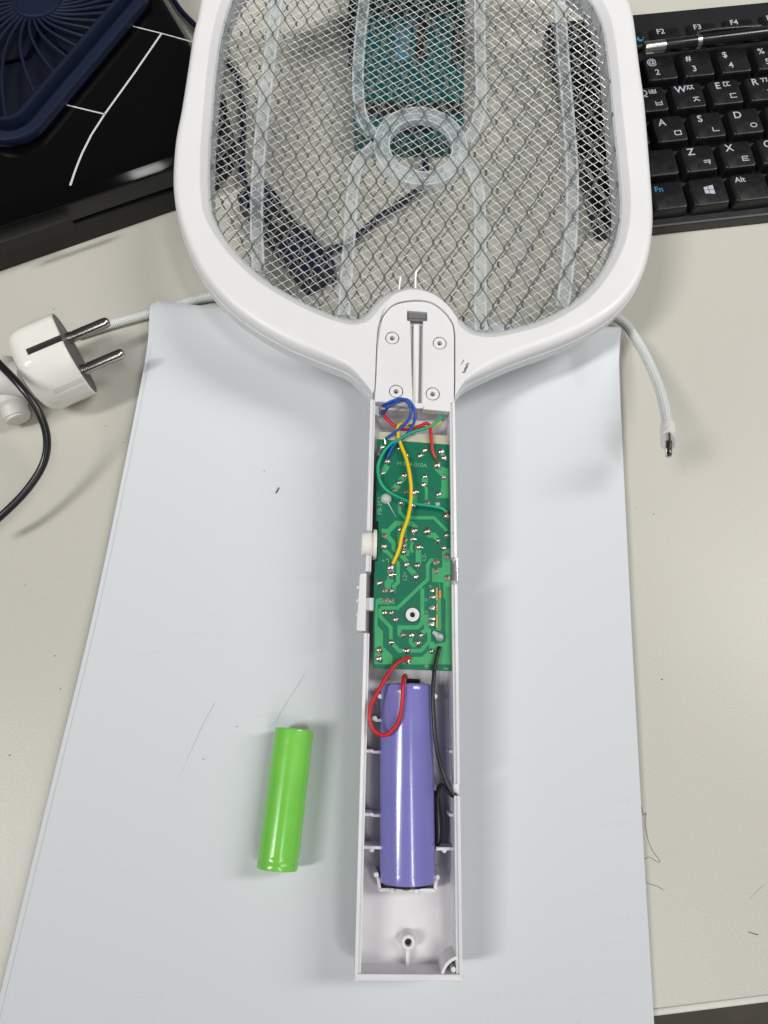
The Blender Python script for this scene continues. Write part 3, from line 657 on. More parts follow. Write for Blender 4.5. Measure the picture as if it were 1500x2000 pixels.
for x, y, a, b, m_ in ((1110,615,.75,4.6,'tan'),(1152,622,.95,3.0,'smd'),(1112,802,.75,2.4,'smd'),(1112,980,.8,4.8,'tan')):
    c = fb2(x, y); MB().box((c.x, c.y, HB + .3), (a, b, .7), 0, .1).build('resistor', m_, board)
# printed letters of the board
def silk(s_, size, u, v, rot=0.0, wide=1.0):
    c = pb(u, v); mb_ = MB(); add_text(mb_, s_, size, c.x, c.y, HB + .085, R(rot), wide); mb_.build('silkscreen_text', 'silk', board, smooth=False)
silk('H 014-010A', 2.3, 805, 907.5, -3, 1.0); silk('FB-353', 2.3, 742, 988, 90, 1.05); silk('L2+', 2.2, 791, 1125, 88); silk('L2-', 2.2, 828.5, 1088, 88); silk('+', 2.4, 748.5, 1096); silk('+', 3.6, 833, 1302); silk('-', 4.2, 871, 1304, 0, 1.3); MB().ribbon([pb(753, 1092.5), pb(758.5, 1092.5), pb(758.5, 1099)], .28, HB + .03, HB + .085).build('silkscreen_mark', 'silk', board)
for x, y in ((1028,515),(970,693),(972,855)):
    c = fb2(x, y); MB().plate(circle(c, .55, 14), HB + .03, HB + .09, [circle(c, .33, 14)]).build('silkscreen_ring', 'silk', board)
# hot glue
c = fa_(370, 985); mb = MB(); mb.lathe([(0, 2.0), (.6, 2.05), (1.4, 1.6), (1.9, .9), (2.05, 0)], (c.x, c.y, HB), n=18); q = fa_(500, 1230); mb.tube([(c.x, c.y - .6, HB + .8), ((c.x + q.x) / 2, (c.y + q.y) / 2 - .3, HB + .7), (q.x, q.y, HB + .3)], [.3, .14, .05], 8); mb.build('glue_blob', 'glue', board)
c = fb2(1150, 1190); mb = MB(); mb.lathe([(0, 1.5), (.9, 1.4), (2.0, 1.0), (2.7, .75), (2.8, 0)], (c.x, c.y, HB), n=14); q = fb2(1060, 1120); mb.tube([(c.x, c.y, HB + .8), (q.x, q.y, HB + .4)], [1.3, .6], 8); mb.build('glue_blob', 'glue', board)

# --- wires
def wire(pts, m_, r_=.62, label=None, strip_end=True):
    P_ = spline([rp(u, v, h) for u, v, h in pts], 7); o = MB().tube(P_, r_, 10).build('wire', m_, racket)
    if label: o['label'] = label
    return o
def f8(x, y, h): return (690 + x / 5.714, 550 + y / 5.714, h)
def fA(x, y, h): return (700 + x / 6.818, 830 + y / 6.818, h)
def fB(x, y, h): return (690 + x / 6.818, 1070 + y / 6.818, h)
def fC(x, y, h): return (690 + x / 6.522, 1290 + y / 6.522, h)
wire([f8(325,1375,-6), f8(335,1385,-3.0), f8(370,1365,-.6), f8(430,1335,.5), f8(540,1308,1.0), f8(615,1355,.6), f8(645,1440,-.4), f8(615,1545,-1.3), f8(520,1640,-1.8), f8(360,1758,-2.4)], 'w_blue', .58, 'blue wire loop')
wire([f8(320,1470,-7), f8(330,1470,-4.5), f8(370,1425,-1.4), f8(400,1395,.1), f8(520,1325,.4), f8(610,1325,.4), f8(680,1420,-.8), f8(690,1530,-1.6), f8(640,1650,-1.5), f8(560,1740,-1.6), f8(450,1830,-1.8), f8(398,1925,-2.2), fA(384,445,-3.0)], 'w_blue', .6, 'blue wire loop')
wire([f8(318,1410,-8), f8(325,1435,-6), f8(370,1530,-4.5), f8(480,1620,-4), f8(600,1652,-3.8), f8(720,1622,-3.4), f8(810,1582,-2.8), f8(852,1612,-2.2), f8(868,1720,-2), fA(972,160,-2.1), fA(985,330,-2.5), fA(1025,440,-3)], 'w_red', .66, 'red wire')
wire([f8(975,1555,-5), f8(930,1598,-4.8), f8(800,1630,-5), f8(640,1605,-4.6), f8(540,1590,-3.8), f8(498,1625,-2.8), f8(500,1710,-2.2), fA(540,180,-1.9), fA(575,290,-1.6), fA(632,430,-1.0), fA(680,640,-.5), fA(702,850,-.2), fA(692,1070,-.2), fA(650,1270,-.6), fA(585,1450,-1.2), fB(610,20,-2.0), fB(528,212,-3.1)], 'w_yellow', .68, 'yellow wire')
wire([f8(1003,1425,-8), f8(1000,1440,-5.5), f8(982,1510,-3.5), f8(905,1590,-2.4), f8(800,1640,-1.8), f8(640,1690,-1.4), f8(480,1780,-1.3), fA(440,245,-1.4), fA(330,370,-1.5), fA(266,520,-1.5), fA(266,660,-1.5), fA(312,790,-1.4), fA(420,900,-1.2), fA(600,990,-1.1), fA(760,1048,-1.2), fA(950,1078,-1.5), fA(1100,1108,-2), fA(1165,1155,-2.7)], 'w_green', .6, 'teal green wire')
wire([fB(750,1470,-2.9), fB(735,1465,-2.4), fB(640,1502,-.9), fB(525,1595,.4), fC(335,355,1.5), fC(232,560,1.8), fC(205,720,1.8), fC(245,870,1.8), fC(340,940,1.8), fC(430,940,2.0), fC(535,840,2.4), fC(595,720,2.5), fC(625,520,2.4), fC(632,350,2.5), fC(636,260,1.6), fC(640,215,-.4), fC(655,195,-2.5), fC(672,205,-4.5)], 'w_red', .72, 'red battery wire')
wire([fB(1148,1320,-2.6), fB(1135,1380,-2.1), fB(1105,1490,-1.8), fB(1075,1650,-1.5), fC(1030,160,-1.2), fC(1012,400,-.9), fC(1022,650,-.8), fC(1042,950,-1), fC(1078,1200,-1.6), fC(1140,1420,-2.2), fC(1262,1690,-1.6), fC(1300,1712,-2.2), fC(1265,1722,-3.6), fC(1200,1650,-5), fC(1120,1585,-6.5), fC(1085,1640,-7.5), fC(1075,1760,-8)], 'w_black', .72, 'black battery wire')
for q, h in ((fA(1025,448,0), -2.9), (fA(1175,1175,0), -2.8)):
    c = rp(q[0], q[1], h); MB().tube([(c.x, c.y + 1.0, h + .5), (c.x + .2, c.y - .2, h + .2), (c.x + .4, c.y - 1.0, HB + .3)], [.55, .5, .3], 8).build('wire_end', 'copper', racket)
for q, h in ((fA(345,190,0), -2.5), (fB(522,225,0), -3.1)):
    c = rp(q[0], q[1], h); MB().tube([(c.x, c.y + .3, h), (c.x + .4, c.y - 1.2, h - .1), (c.x + .5, c.y - 2.0, HB + .5)], [.28, .28, .3], 8).build('wire_end', 'solder', racket)

# --- push button, slide switch and charging socket in the handle walls
c = rp(722, 1063, -4.5); mb = MB()
mb.lathe([(-4.2, 4.15), (-3.9, 4.45), (0, 4.6), (.1, 5.7), (1.3, 5.7), (1.4, 5.3), (1.5, 3.0)], (c.x + 1.2, c.y, -5.0), (1, 0, 0), 32)
mb.build('push_button', 'ivory', racket)
s0, s1 = rp(711, 1120, -3), rp(706, 1233, -3); mid = (s0 + s1) / 2
mb = MB(); L_ = (s1 - s0).length
prof = [(-L_ / 2, -1.2), (-L_ / 2 + .4, -2.0), (L_ / 2 - .8, -1.4), (L_ / 2, -.8), (L_ / 2, 1.1), (-L_ / 2, 1.3)]
mb.plate([(mid.x + b, mid.y + a) for a, b in prof], -9.0, -2.2, bevel=.4)
for k in (-.22, .02, .25): mb.tube([(mid.x - 1.75, mid.y + L_ * k, -8.4), (mid.x - 1.75, mid.y + L_ * k, -2.9)], .6, 8)
mb.build('slide_switch', 'white', racket)
st = rp(724, 1180, -4.5); MB().box((st.x - .3, st.y, -6), (4.6, 4.6, 3.6), 0, .2).build('switch_stem', 'white2', racket)
c = rp(885, 1113, -5.5); mb = MB(); mb.box((c.x + .4, c.y, -6.0), (2.6, 8.6, 3.2), 0, .4); mb.build('charging_socket', 'steel', racket)
MB().box((c.x + 1.2, c.y, -6.0), (1.4, 6.8, 1.3)).build('socket_opening', 'hole', racket)

# ================================================================ purple battery inside the handle
ax0, ax1 = rp(797.5, 1334, 1.0), rp(800, 1732, 1.0); hz = -7.6
B0, B1 = Vector((ax0.x, ax0.y, hz)), Vector((ax1.x, ax1.y, hz)); d_ = (B1 - B0); LB = d_.length; d_.normalize()
bat = empty('battery_cell', RF.matrix()); tag(bat, 'purple cylindrical battery cell wired inside the open white handle', 'battery')
rr = 9.25; wid = abs((rp(850.5, 1560, hz) - rp(747.5, 1560, hz)).x) / 2; rr = min(max(rr, wid * .97), 9.6)
mb = MB(); mb.lathe([(.6, 4.5), (.15, 7.0), (0, rr * .86), (.25, rr * .95), (.9, rr), (2.8, rr), (3.3, rr * .992), (3.8, rr), (LB - 3.4, rr), (LB - 3.2, rr * .994), (LB - 3.0, rr), (LB - .4, rr), (LB, rr * .985), (LB - .1, rr * .9), (LB - .5, 5.5)], B0, d_, 56)
mb.build('sleeve', 'purple', bat)
mb = MB(); mb.lathe([(-.2, 4.2), (.9, 4.4)], B0, d_, 20); mb.build('top_contact', 'tape', bat)
MB().tube([B0 + Vector((-.3, .9, 3.2)), B0 + Vector((4.5, .8, 3.0))], [.9, .8], 8).build('solder_tab', 'tape', bat)
mb = MB(); mb.lathe([(LB - 1.2, rr * .93), (LB + .9, rr * .9), (LB + .9, 3)], B0, d_, 40); mb.build('end_cap', 'tape', bat)
c = B1 + Vector((-.6, -.9, 3.2)); mb = MB(); mb.lathe([(0, 2.1), (.5, 1.8), (.8, .9), (.9, 0)], c, (0, -.6, .8), 14); mb.build('flux_blob', 'brass', bat)
# insulated tail that runs back down the cell's side
pts = [rp(u, v, -7.5) for u, v in ((853, 1545), (853.5, 1570), (855, 1590), (856.5, 1620), (856, 1640), (852, 1655))]
MB().tube(spline([(p.x, p.y, -8.5) for p in pts], 5), [0.9 + .7 * math.sin(math.pi * k / 25) for k in range(26)], 10).build('insulating_tape', 'tape', bat)

# ================================================================ green battery on the sheet
zc = 1.7 + 7.0
p0, p1 = at(575, 1424, zc), at(541, 1698, zc); gb = empty('battery_cell', loc=(p0 + p1) / 2)
tag(gb, 'lime green cylindrical battery lying loose on the white sheet', 'battery')
d_ = (p1 - p0); LG = d_.length; d_.normalize(); o_ = -d_ * LG / 2; r_ = 7.0
mb = MB(); mb.lathe([(.35, 3.0), (.25, r_ * .84), (0, r_ * .93), (.25, r_ * .985), (.7, r_), (5.0, r_), (5.5, r_ * .984), (6.0, r_), (LG - 4.6, r_), (LG - 4.2, r_ * .995), (LG - 3.5, r_ * .972), (LG - 2.6, r_ * .974), (LG - 2.0, r_ * .993), (LG - 1.6, r_), (LG - .6, r_), (LG - .1, r_ * .97), (LG, r_ * .9), (LG - .3, r_ * .8)], o_, d_, 56)
mb.build('sleeve', 'green', gb)
MB().lathe([(LG - .9, r_ * .8), (LG - .5, r_ * .78), (LG - .5, 2.4), (LG + .1, 2.2), (LG + .1, .1)], o_, d_, 28).build('positive_contact', 'steel', gb)
MB().lathe([(.5, r_ * .83), (.45, 1)], o_, d_, 28).build('negative_contact', 'steel', gb)

# ================================================================ two-pin plug
ZP = 18.2
fc = at(147, 691, ZP)                                                   # centre of its face
axp = at(203, 630, ZP) - at(114, 667.6, ZP); axp.normalize()
plug = empty('power_plug', loc=(fc.x, fc.y, 0)); tag(plug, 'white two-pin round power plug lying left of the sheet', 'plug')
sd = Vector((-axp.y, axp.x, 0)); upv = Vector((0, 0, 1)); oc = Vector((0, 0, ZP))
def body_r(a):                                                          # flats on both sides of the round body
    x, y = math.cos(a), math.sin(a); k = 18.2; m_ = max(abs(x) * 1.0, abs(y) * 1.0)
    return min(k, 16.6 / max(abs(y), 1e-6)) if abs(y) > .8 else k
mb = MB(); N = 72; rings = []
for d0, s_ in ((0, .965), (-.35, .99), (-.9, 1.0), (-7, 1.0), (-13.5, 1.0), (-16, .985), (-18.2, .94), (-20, .85), (-21, .72), (-21.6, .5), (-21.9, .25)):
    rings.append([oc + axp * d0 + (sd * math.cos(2 * math.pi * k / N) + upv * math.sin(2 * math.pi * k / N)) * body_r(2 * math.pi * k / N) * s_ for k in range(N)])
def slot_k(k):                                                          # earth slot and guide groove on the upper side
    a = 360 * k / N; return 2.6 if 58 <= a < 68 else 0
for r_ in rings: mb.v += [tuple(p) for p in r_]
for i in range(len(rings) - 1):
    for k in range(N): mb.f.append((i * N + k, i * N + (k + 1) % N, (i + 1) * N + (k + 1) % N, (i + 1) * N + k))
mb.f.append(tuple((len(rings) - 1) * N + k for k in range(N)))
mb.build('body', 'ivory', plug)
mb = MB(); fr = [oc + axp * -.2 + (sd * math.cos(2 * math.pi * k / N) + upv * math.sin(2 * math.pi * k / N)) * body_r(2 * math.pi * k / N) * .955 for k in range(N)]
mb.v += [tuple(p) for p in fr]; mb.f.append(tuple(range(N))); mb.build('face', 'plugface', plug)
def on_body(ang, d0, lift=0.0): return oc + axp * d0 + (sd * math.cos(ang) + upv * math.sin(ang)) * (body_r(ang) + lift)
def strip_on(name, m_, a0, a1, d0, d1, lift):
    mb_ = MB(); n_ = 5; g = []
    for dd in (d0, d1):
        for l2 in (lift, lift - .9): g.append([on_body(R(a0 + (a1 - a0) * k / n_), dd, l2) for k in range(n_ + 1)])
    for r_ in g: mb_.v += [tuple(p) for p in r_]
    q = n_ + 1
    for k in range(n_): mb_.f += [(k, k + 1, 2 * q + k + 1, 2 * q + k), (k, k + 1, q + k + 1, q + k), (2 * q + k, 2 * q + k + 1, 3 * q + k + 1, 3 * q + k)]
    mb_.f += [(0, q, 3 * q, 2 * q), (n_, q + n_, 3 * q + n_, 2 * q + n_)]
    return mb_.build(name, m_, plug)
strip_on('earth_slot', 'hole', 97, 107, .03, -14.2, .06); strip_on('earth_contact', 'nickel', 101, 106, .06, -13.2, .12)
strip_on('guide_groove', 'boot', 158, 167, -.3, -13.0, .05); strip_on('guide_edge', 'ivory', 167.5, 172, -.3, -13.0, .14)
for u, v in ((214, 627), (243, 688)):
    t_ = at(u, v, ZP) - Vector((fc.x, fc.y, 0)); off = sd * t_.dot(sd); LP = t_.dot(axp)
    mb = MB(); mb.lathe([(-.2, 2.4), (2.2, 2.4), (2.3, 2.15), (2.7, 2.15), (2.8, 2.3), (LP - 2.0, 2.3), (LP - 1.0, 2.05), (LP - .3, 1.5), (LP, .6), (LP + .03, 0)], oc + off, axp, 24); mb.build('pin', 'nickel', plug)
def wl(u, v, z): return at(u, v, z) - Vector((fc.x, fc.y, 0))
MB().tube(spline([wl(58, 738, 15), wl(24, 742, 14), wl(-5, 750, 12), wl(-40, 770, 9)], 6), [9, 8.8, 8.5, 8, 7.6, 7.4] + [7.2] * 13, 20).build('cable_neck', 'boot', plug)
MB().tube(spline([wl(2, 712, 10), wl(12, 752, 9), wl(24, 785, 7.5), wl(33, 812, 6), wl(37, 822, 5.5)], 6), [7.2] * 8 + [6.6] * 6 + [5.6] * 6 + [4.9] * 3 + [4.4, 3.2], 20).build('cable_boot', 'boot', plug)

# ---------------------------------------------------------------- black cable arching over the plug
P_ = spline([at(u, v, z) for u, v, z in ((-40, 668, 33), (-4, 708, 35), (38, 752, 35), (72, 798, 31), (91, 850, 25), (86, 902, 20), (54, 955, 17), (2, 1008, 15), (-40, 1040, 13))], 8)
tag(MB().tube(P_, 1.5, 16).build('black_cable', 'cblack'), 'thin glossy black cable curving over the white plug at left', 'cable')

# ---------------------------------------------------------------- braided cable with its connector
usb = empty('usb_cable', loc=at(1212, 620, 0)); tag(usb, 'pale braided cable passing under the racket, connector end at right', 'cable')
uo = at(1212, 620, 0)
def uw(u, v, z): return at(u, v, z) - uo
cord = spline([uw(150, 655, 2.4), uw(215, 634, 2.5), uw(300, 611, 2.5), uw(420, 580, 2.5), uw(520, 610, 2.4), uw(700, 668, 2.4), uw(900, 680, 2.4), uw(1080, 650, 2.6), uw(1170, 622, 3), uw(1212, 626, 5), uw(1250, 674, 9), uw(1282, 742, 16), uw(1299, 800, 23), uw(1304, 842, 28.5)], 14)
mb = MB().tube(cord, 2.05, 16); o = mb.build('braided_cord', 'braid', usb)
uvl = o.data.uv_layers.new(name='UVMap'); n_ = 16; acc = [0.0]
for i in range(1, len(cord)): acc.append(acc[-1] + (cord[i] - cord[i - 1]).length)
for pl in o.data.polygons:
    for li in pl.loop_indices:
        vi = o.data.loops[li].vertex_index; i, k = divmod(vi, n_); ks = [o.data.loops[l2].vertex_index % n_ for l2 in pl.loop_indices]
        kk = k + n_ if (max(ks) - min(ks) > n_ / 2 and k < n_ / 2) else k
        a = kk / n_ * 12; b = acc[min(i, len(acc) - 1)] * 1.15; uvl.data[li].uv = (a + b, b - a)
ca = Vector((-.26, -.84, .47)).normalized(); c0 = uw(1303.5, 836, 28); ly = Vector((0, math.cos(TILT), math.sin(TILT))); ly = (ly - ca * ly.dot(ca)).normalized(); lx = ly.cross(ca)
def pill(mb_, o_, a, b, d0, d1, grow=0.0, n_=10, cap0=True, cap1=True, taper=1.0):
    rings = []
    for d_, s_ in ((d0, 1.0), (d1, taper)):
        r_ = b * s_; h_ = (a - b) * s_; ring = []
        for sgn in (1, -1):
            for k in range(n_ + 1): t = math.pi * k / n_ * 1.0; ring.append(o_ + ca * d_ + ly * (sgn * (h_ + r_ * math.sin(t))) + lx * (sgn * r_ * math.cos(t)))
        rings.append(ring)
    base = len(mb_.v); q = len(rings[0])
    for r_ in rings: mb_.v += [tuple(p) for p in r_]
    for k in range(q): mb_.f.append((base + k, base + (k + 1) % q, base + q + (k + 1) % q, base + q + k))
    if cap0: mb_.f.append(tuple(base + k for k in range(q))[::-1])
    if cap1: mb_.f.append(tuple(base + q + k for k in range(q)))
mb = MB(); pill(mb, c0, 4.2, 2.5, 0, 1.2, cap1=False, taper=1.08); pill(mb, c0, 4.54, 2.7, 1.2, 8.6); mb.build('connector_housing', 'white', usb)
mb = MB(); pill(mb, c0, 4.1, 1.28, 8.0, 14.2, cap1=False); pill(mb, c0, 4.1, 1.28, 14.2, 14.3, cap0=False, cap1=False, taper=.82); pill(mb, c0, 3.36, 1.05, 14.3, 11.8, cap0=False); mb.build('connector_tip', 'steel', usb)
mb = MB(); pill(mb, c0, 2.9, .42, 11.7, 12.6); mb.build('connector_core', 'hole', usb)

# ================================================================ keyboard
KF = Frame(Vector((128.75, 315.0, 16.0)), .132, R(3.0), 0)
kb = empty('keyboard', KF.matrix()); tag(kb, 'black keyboard with white and cyan legends partly under the racket at right', 'keyboard')
KX0, KX1, KY0, KY1 = -37.0, 178.0, -73.5, 58.0
MB().plate(rounded([(KX0, KY0), (KX1, KY0), (KX1, KY1), (KX0, KY1)], 4, 5), -14.5, -6.0, bevel=1.0).build('body', 'kb', kb)
MB().plate([(KX0 + 3, 37.5), (KX1 - 3, 37.5), (KX1 - 3, 56.5), (KX0 + 3, 56.5)], -6.2, -4.2, bevel=.6).build('function_strip', 'kb', kb)
_kc = {}
def keymesh(wd, dp, hgt):
    k = (wd, dp, hgt)
    if k not in _kc:
        mb_ = MB(); rings = []
        for z, e, r_ in ((-hgt, 0, 1.2), (-hgt * .3, .55, 1.5), (-.4, .95, 1.7), (-.1, 1.2, 1.7), (0, 1.6, 1.6)):
            q = rounded([(-wd / 2 + e, -dp / 2 + e * .75), (wd / 2 - e, -dp / 2 + e * .75), (wd / 2 - e, dp / 2 - e * 1.1), (-wd / 2 + e, dp / 2 - e * 1.1)], r_, 3); rings.append([(x, y, z) for x, y in q])
        n_ = len(rings[0])
        for r_ in rings: mb_.v += r_
        for i in range(len(rings) - 1):
            for j in range(n_): mb_.f.append((i * n_ + j, i * n_ + (j + 1) % n_, (i + 1) * n_ + (j + 1) % n_, (i + 1) * n_ + j))
        top = (len(rings) - 1) * n_; mb_.f.append(tuple(top + j for j in range(n_)))
        o = mb_.build('key', 'key', None, sharp=50); _kc[k] = o.data; bpy.data.objects.remove(o)
    return _kc[k]
JAMO = {  # strokes in a unit box
 'b': [[(0,1),(0,0),(1,0),(1,1)],[(0,.5),(1,.5)]], 'bb': [[(0,1),(0,0),(.42,0),(.42,1)],[(0,.5),(.42,.5)],[(.6,1),(.6,0),(1.02,0),(1.02,1)],[(.6,.5),(1.02,.5)]],
 'j': [[(0,1),(1,1)],[(.5,1),(.42,.5),(0,0)],[(.46,.55),(1,0)]], 'jj': [[(0,1),(.55,1)],[(.3,1),(.22,.5),(0,0)],[(.25,.5),(.55,0)],[(.62,1),(1.15,1)],[(.9,1),(.84,.5),(.62,0)],[(.87,.5),(1.15,0)]],
 'd': [[(1,1),(0,1),(0,0),(1,0)]], 'dd': [[(.45,1),(0,1),(0,0),(.45,0)],[(1.05,1),(.6,1),(.6,0),(1.05,0)]],
 'g': [[(0,1),(1,1),(.95,.4),(.8,0)]], 'gg': [[(0,1),(.45,1),(.42,.4),(.3,0)],[(.6,1),(1.05,1),(1.02,.4),(.9,0)]],
 'm': [[(0,0),(0,1),(1,1),(1,0),(0,0)]], 'n': [[(0,1),(0,0),(1,0)]], 'o': [[(.5+.5*math.cos(2*math.pi*k/16), .5+.5*math.sin(2*math.pi*k/16)) for k in range(17)]],
 'k': [[(0,1),(1,1),(.95,.4),(.8,0)],[(0,.55),(.95,.55)]], 't': [[(1,1),(0,1),(0,0),(1,0)],[(0,.5),(.9,.5)]], 'r': [[(0,1),(1,1),(1,.5),(0,.5),(0,0),(1,0)]], 'c': [[(.3,1.25),(.7,1.25)],[(0,1),(1,1)],[(.5,1),(.4,.45),(0,0)],[(.45,.5),(1,0)]]}
def jamo(mb_, n_, x, y, wd, ht, z):
    for st_ in JAMO[n_]: mb_.ribbon([(x + px * wd, y + py * ht) for px, py in st_], .48, z - .02, z)
def key(x, y, wd=16.9, dp=16.7, hgt=6.2, z=0.0, leg=None):
    o = bpy.data.objects.new('key', keymesh(wd, dp, hgt)); C.objects.link(o); o.parent = kb; o.location = (x * K, y * K, z * K)
    if leg:
        for m_, items in leg.items():
            mb_ = MB()
            for it in items:
                if it[0] == 'T': add_text(mb_, it[1], it[2], it[3], it[4], .045)
                elif it[0] == 'J': jamo(mb_, it[1], it[2], it[3], it[4], it[5], .06)
                elif it[0] == 'P': mb_.plate(it[1], .02, .06)
            mb_.build('legend', m_, o, smooth=False)
    return o
LX, LY = 3.2, -3.8                                                       # from the letter to the key's centre
def letter(ch, sub=None, dbl=None):
    it = [('T', ch, 5.6, -LX, -LY)]
    if dbl: it.append(('J', dbl, -LX + 3.2, -LY - .4, 3.1, 2.3))
    if sub: it.append(('J', sub, 1.6, -4.2, 3.0, 2.4))
    return {'legend': it}
row = [('Q','b','bb'),('W','j','jj'),('E','d','dd'),('R','g','gg'),('T',None,None),('Y',None,None),('U',None,None)]
for i, (a, b, c) in enumerate(row): key(LX + 19.05 * i, LY, leg=letter(a, b, c))
for i, (a, b) in enumerate([('A','m'),('S','n'),('D','o'),('F','r'),('G',None),('H',None),('J',None)]): key(LX + 4.76 + 19.05 * i, LY - 19.05, leg=letter(a, b))
for i, (a, b) in enumerate([('Z','k'),('X','t'),('C','c'),('V',None),('B',None),('N',None),('M',None)]): key(LX + 14.29 + 19.05 * i, LY - 38.1, leg=letter(a, b))
for i, (a, b) in enumerate([('~','`'),('!','1'),('@','2'),('#','3'),('$','4'),('%','5'),('^','6'),('&','7')]):
    key(LX + 9.53 + 19.05 * (i - 2), LY + 19.05, leg={'legend': [('T', a, 5.0, -3.9, 3.9), ('T', b, 5.0, -2.4, -3.0)]})
key(LX - 23.8, LY, 27, leg={'legend': [('T', 'Tab', 3.0, -6, 3.6)]}); key(LX - 19.0, LY - 19.05, 26.5, leg=None); key(LX - 14.3, LY - 38.1, 36.2)
key(-23.5, -61, 19.6, leg={'legend': [('T', 'Ctrl', 3.0, -3, 3.4)]}); key(-2.8, -61, 17.8, leg={'legend_c': [('T', 'Fn', 4.4, -3.6, 3.6)]})
WL = [[(-2.6,-2.2),(-.25,-2.6),(-.25,-.15),(-2.6,-.15)],[(.1,-2.65),(2.9,-3.1),(2.9,-.15),(.1,-.15)],[(-2.6,.15),(-.25,.15),(-.25,2.3),(-2.6,1.95)],[(.1,.15),(2.9,.15),(2.9,2.9),(.1,2.4)]]
key(17.2, -61, 18.6, leg={'legend': [('P', [(x * .85, y * .85 + .5) for x, y in q]) for q in WL]})
key(37.4, -61, 18.6, leg={'legend': [('T', 'Alt', 4.2, -4.0, 4.2)]}); key(92, -61, 88)
f2, f3 = KF.at(1290, 62, -2.4), KF.at(1362, 53, -2.4); fstep = (f3 - f2)
for i in range(1, 7):
    q = f2 + fstep * (i - 2); key(q.x + 2.6, q.y - 2.4, 16.0, 11.0, 1.9, -2.4, leg={'legend': [('T', 'F%d' % i, 4.6, -2.6, 2.4)]})
mb = MB(); mx_, my_ = KF.at(1250, 76, -2.4)[:2]
mo = [(mx_ + 1.7 * math.cos(R(k)), my_ + 1.7 * math.sin(R(k))) for k in range(120, 391, 15)] + [(mx_ + .75 + 1.35 * math.cos(R(k)), my_ + .75 + 1.35 * math.sin(R(k))) for k in range(370, 139, -15)]
mb.plate(mo, -2.55, -2.33); mb.build('legend', 'legend_c', kb, smooth=False)

# ---------------------------------------------------------------- pen on the keyboard
z_ = 21.0; pa, pb_ = at(1256, 95, z_), at(1560, 58, z_); pd = (pb_ - pa).normalized(); pen = empty('pen', loc=pa); tag(pen, 'black pen with silver end lying across the top of the keyboard', 'pen')
MB().lathe([(0, 2.0), (.3, 2.7), (.8, 2.95), (10.4, 2.95), (10.6, 2.7), (11.4, 2.6)], (0, 0, 0), pd, 28).build('silver_end', 'steel', pen)
MB().lathe([(10.8, 2.5), (11.6, 3.0), (27, 3.05), (27.4, 2.8), (29.4, 2.8), (29.8, 3.1), (55, 3.2), (118, 3.2), (128, 2.0), (136, .6), (137, 0)], (0, 0, 0), pd, 28).build('barrel', 'penblack', pen)
ps = Vector((-pd.y, pd.x, 0))
mb = MB(); mb.lathe([(27.2, 2.9), (27.3, 3.2), (29.5, 3.2), (29.6, 2.9)], (0, 0, 0), pd, 24); mb.build('collar', 'steel', pen)
q = [pd * 28 + ps * 2.6 + Vector((0, 0, 1.4)), pd * 30 + ps * 3.9 + Vector((0, 0, 2.0)), pd * 46 + ps * 3.7 + Vector((0, 0, 2.2)), pd * 62 + ps * 3.3 + Vector((0, 0, 1.6))]
MB().tube(spline(q, 5), [.9] * 16, 10).build('clip', 'penblack', pen)

# ================================================================ glossy black box, top left
BZ = 29.0
f0, f1 = at(0, 424, BZ), at(344, 308, BZ); fd = (f1 - f0).normalized(); s0_, s1_ = at(333, 0, BZ), at(440, 178, BZ); sdv = (s1_ - s0_).normalized()
den = fd.x * -sdv.y + fd.y * sdv.x; t_ = ((s0_.x - f0.x) * -sdv.y + (s0_.y - f0.y) * sdv.x) / den; cn = f0 + fd * t_
bo = cn.copy(); bo.z = 0
box = empty('storage_box', loc=bo); tag(box, 'glossy black box with thin white lines under the navy fan', 'box')
fn_ = Vector((-fd.y, fd.x, 0))
def poly_box(e):
    A = -fd * 260 ; q = [A, Vector((0, 0, 0)), -sdv * 190, A - sdv * 190]
    return inset(rounded([p[:2] for p in q], [4, 34, 15, 4], 14), e)
mb = MB(); P0 = poly_box(0)
rings = [(0.6, 22.9), (0, 23.2), (0, 24.0), (.3, 24.6), (1.0, 25.3), (1.8, 26.19), (2.6, 26.96), (3.4, 27.63), (4.2, 28.21), (5.3, 28.65), (7.2, 28.92), (10, 29.0)]
n_ = len(P0)
for e, z in rings: mb.v += [(x, y, z) for x, y in (poly_box(e) if e else P0)]
for i in range(len(rings) - 1):
    for j in range(n_): mb.f.append((i * n_ + j, i * n_ + (j + 1) % n_, (i + 1) * n_ + (j + 1) % n_, (i + 1) * n_ + j))
mb.f.append(tuple((len(rings) - 1) * n_ + j for j in range(n_))); mb.build('lid', 'gloss', box, sharp=50)
MB().plate(poly_box(1.2), 13.5, 22.6, bevel=.5).build('side_band', 'satin', box)
MB().plate(poly_box(3.5), 10, 23.4).build('recess', 'satin2', box)
MB().plate(poly_box(.4), .2, 11.0, bevel=1.0).build('base', 'satin2', box)
nb = at(70, 455, 18) - bo; MB().box((nb.x - fn_.x * -.2, nb.y - .4, 17.5), (34, 2.4, 6.0), math.atan2(fd.y, fd.x), .5).build('tab', 'satin2', box)
def bl_(u, v): p = at(u, v, BZ + .02) - bo; return (p.x, p.y)
for pts, wd in (([(240,46),(255,50),(315,65),(378,82)], .62), ([(315,66),(262,143),(205,222),(178,264),(160,300),(148,330),(137,362)], .95), ([(130,205),(205,223)], .7)):
    MB().ribbon([bl_(*p) for p in pts], wd, 28.85, 29.035).build('white_line', 'line', box)

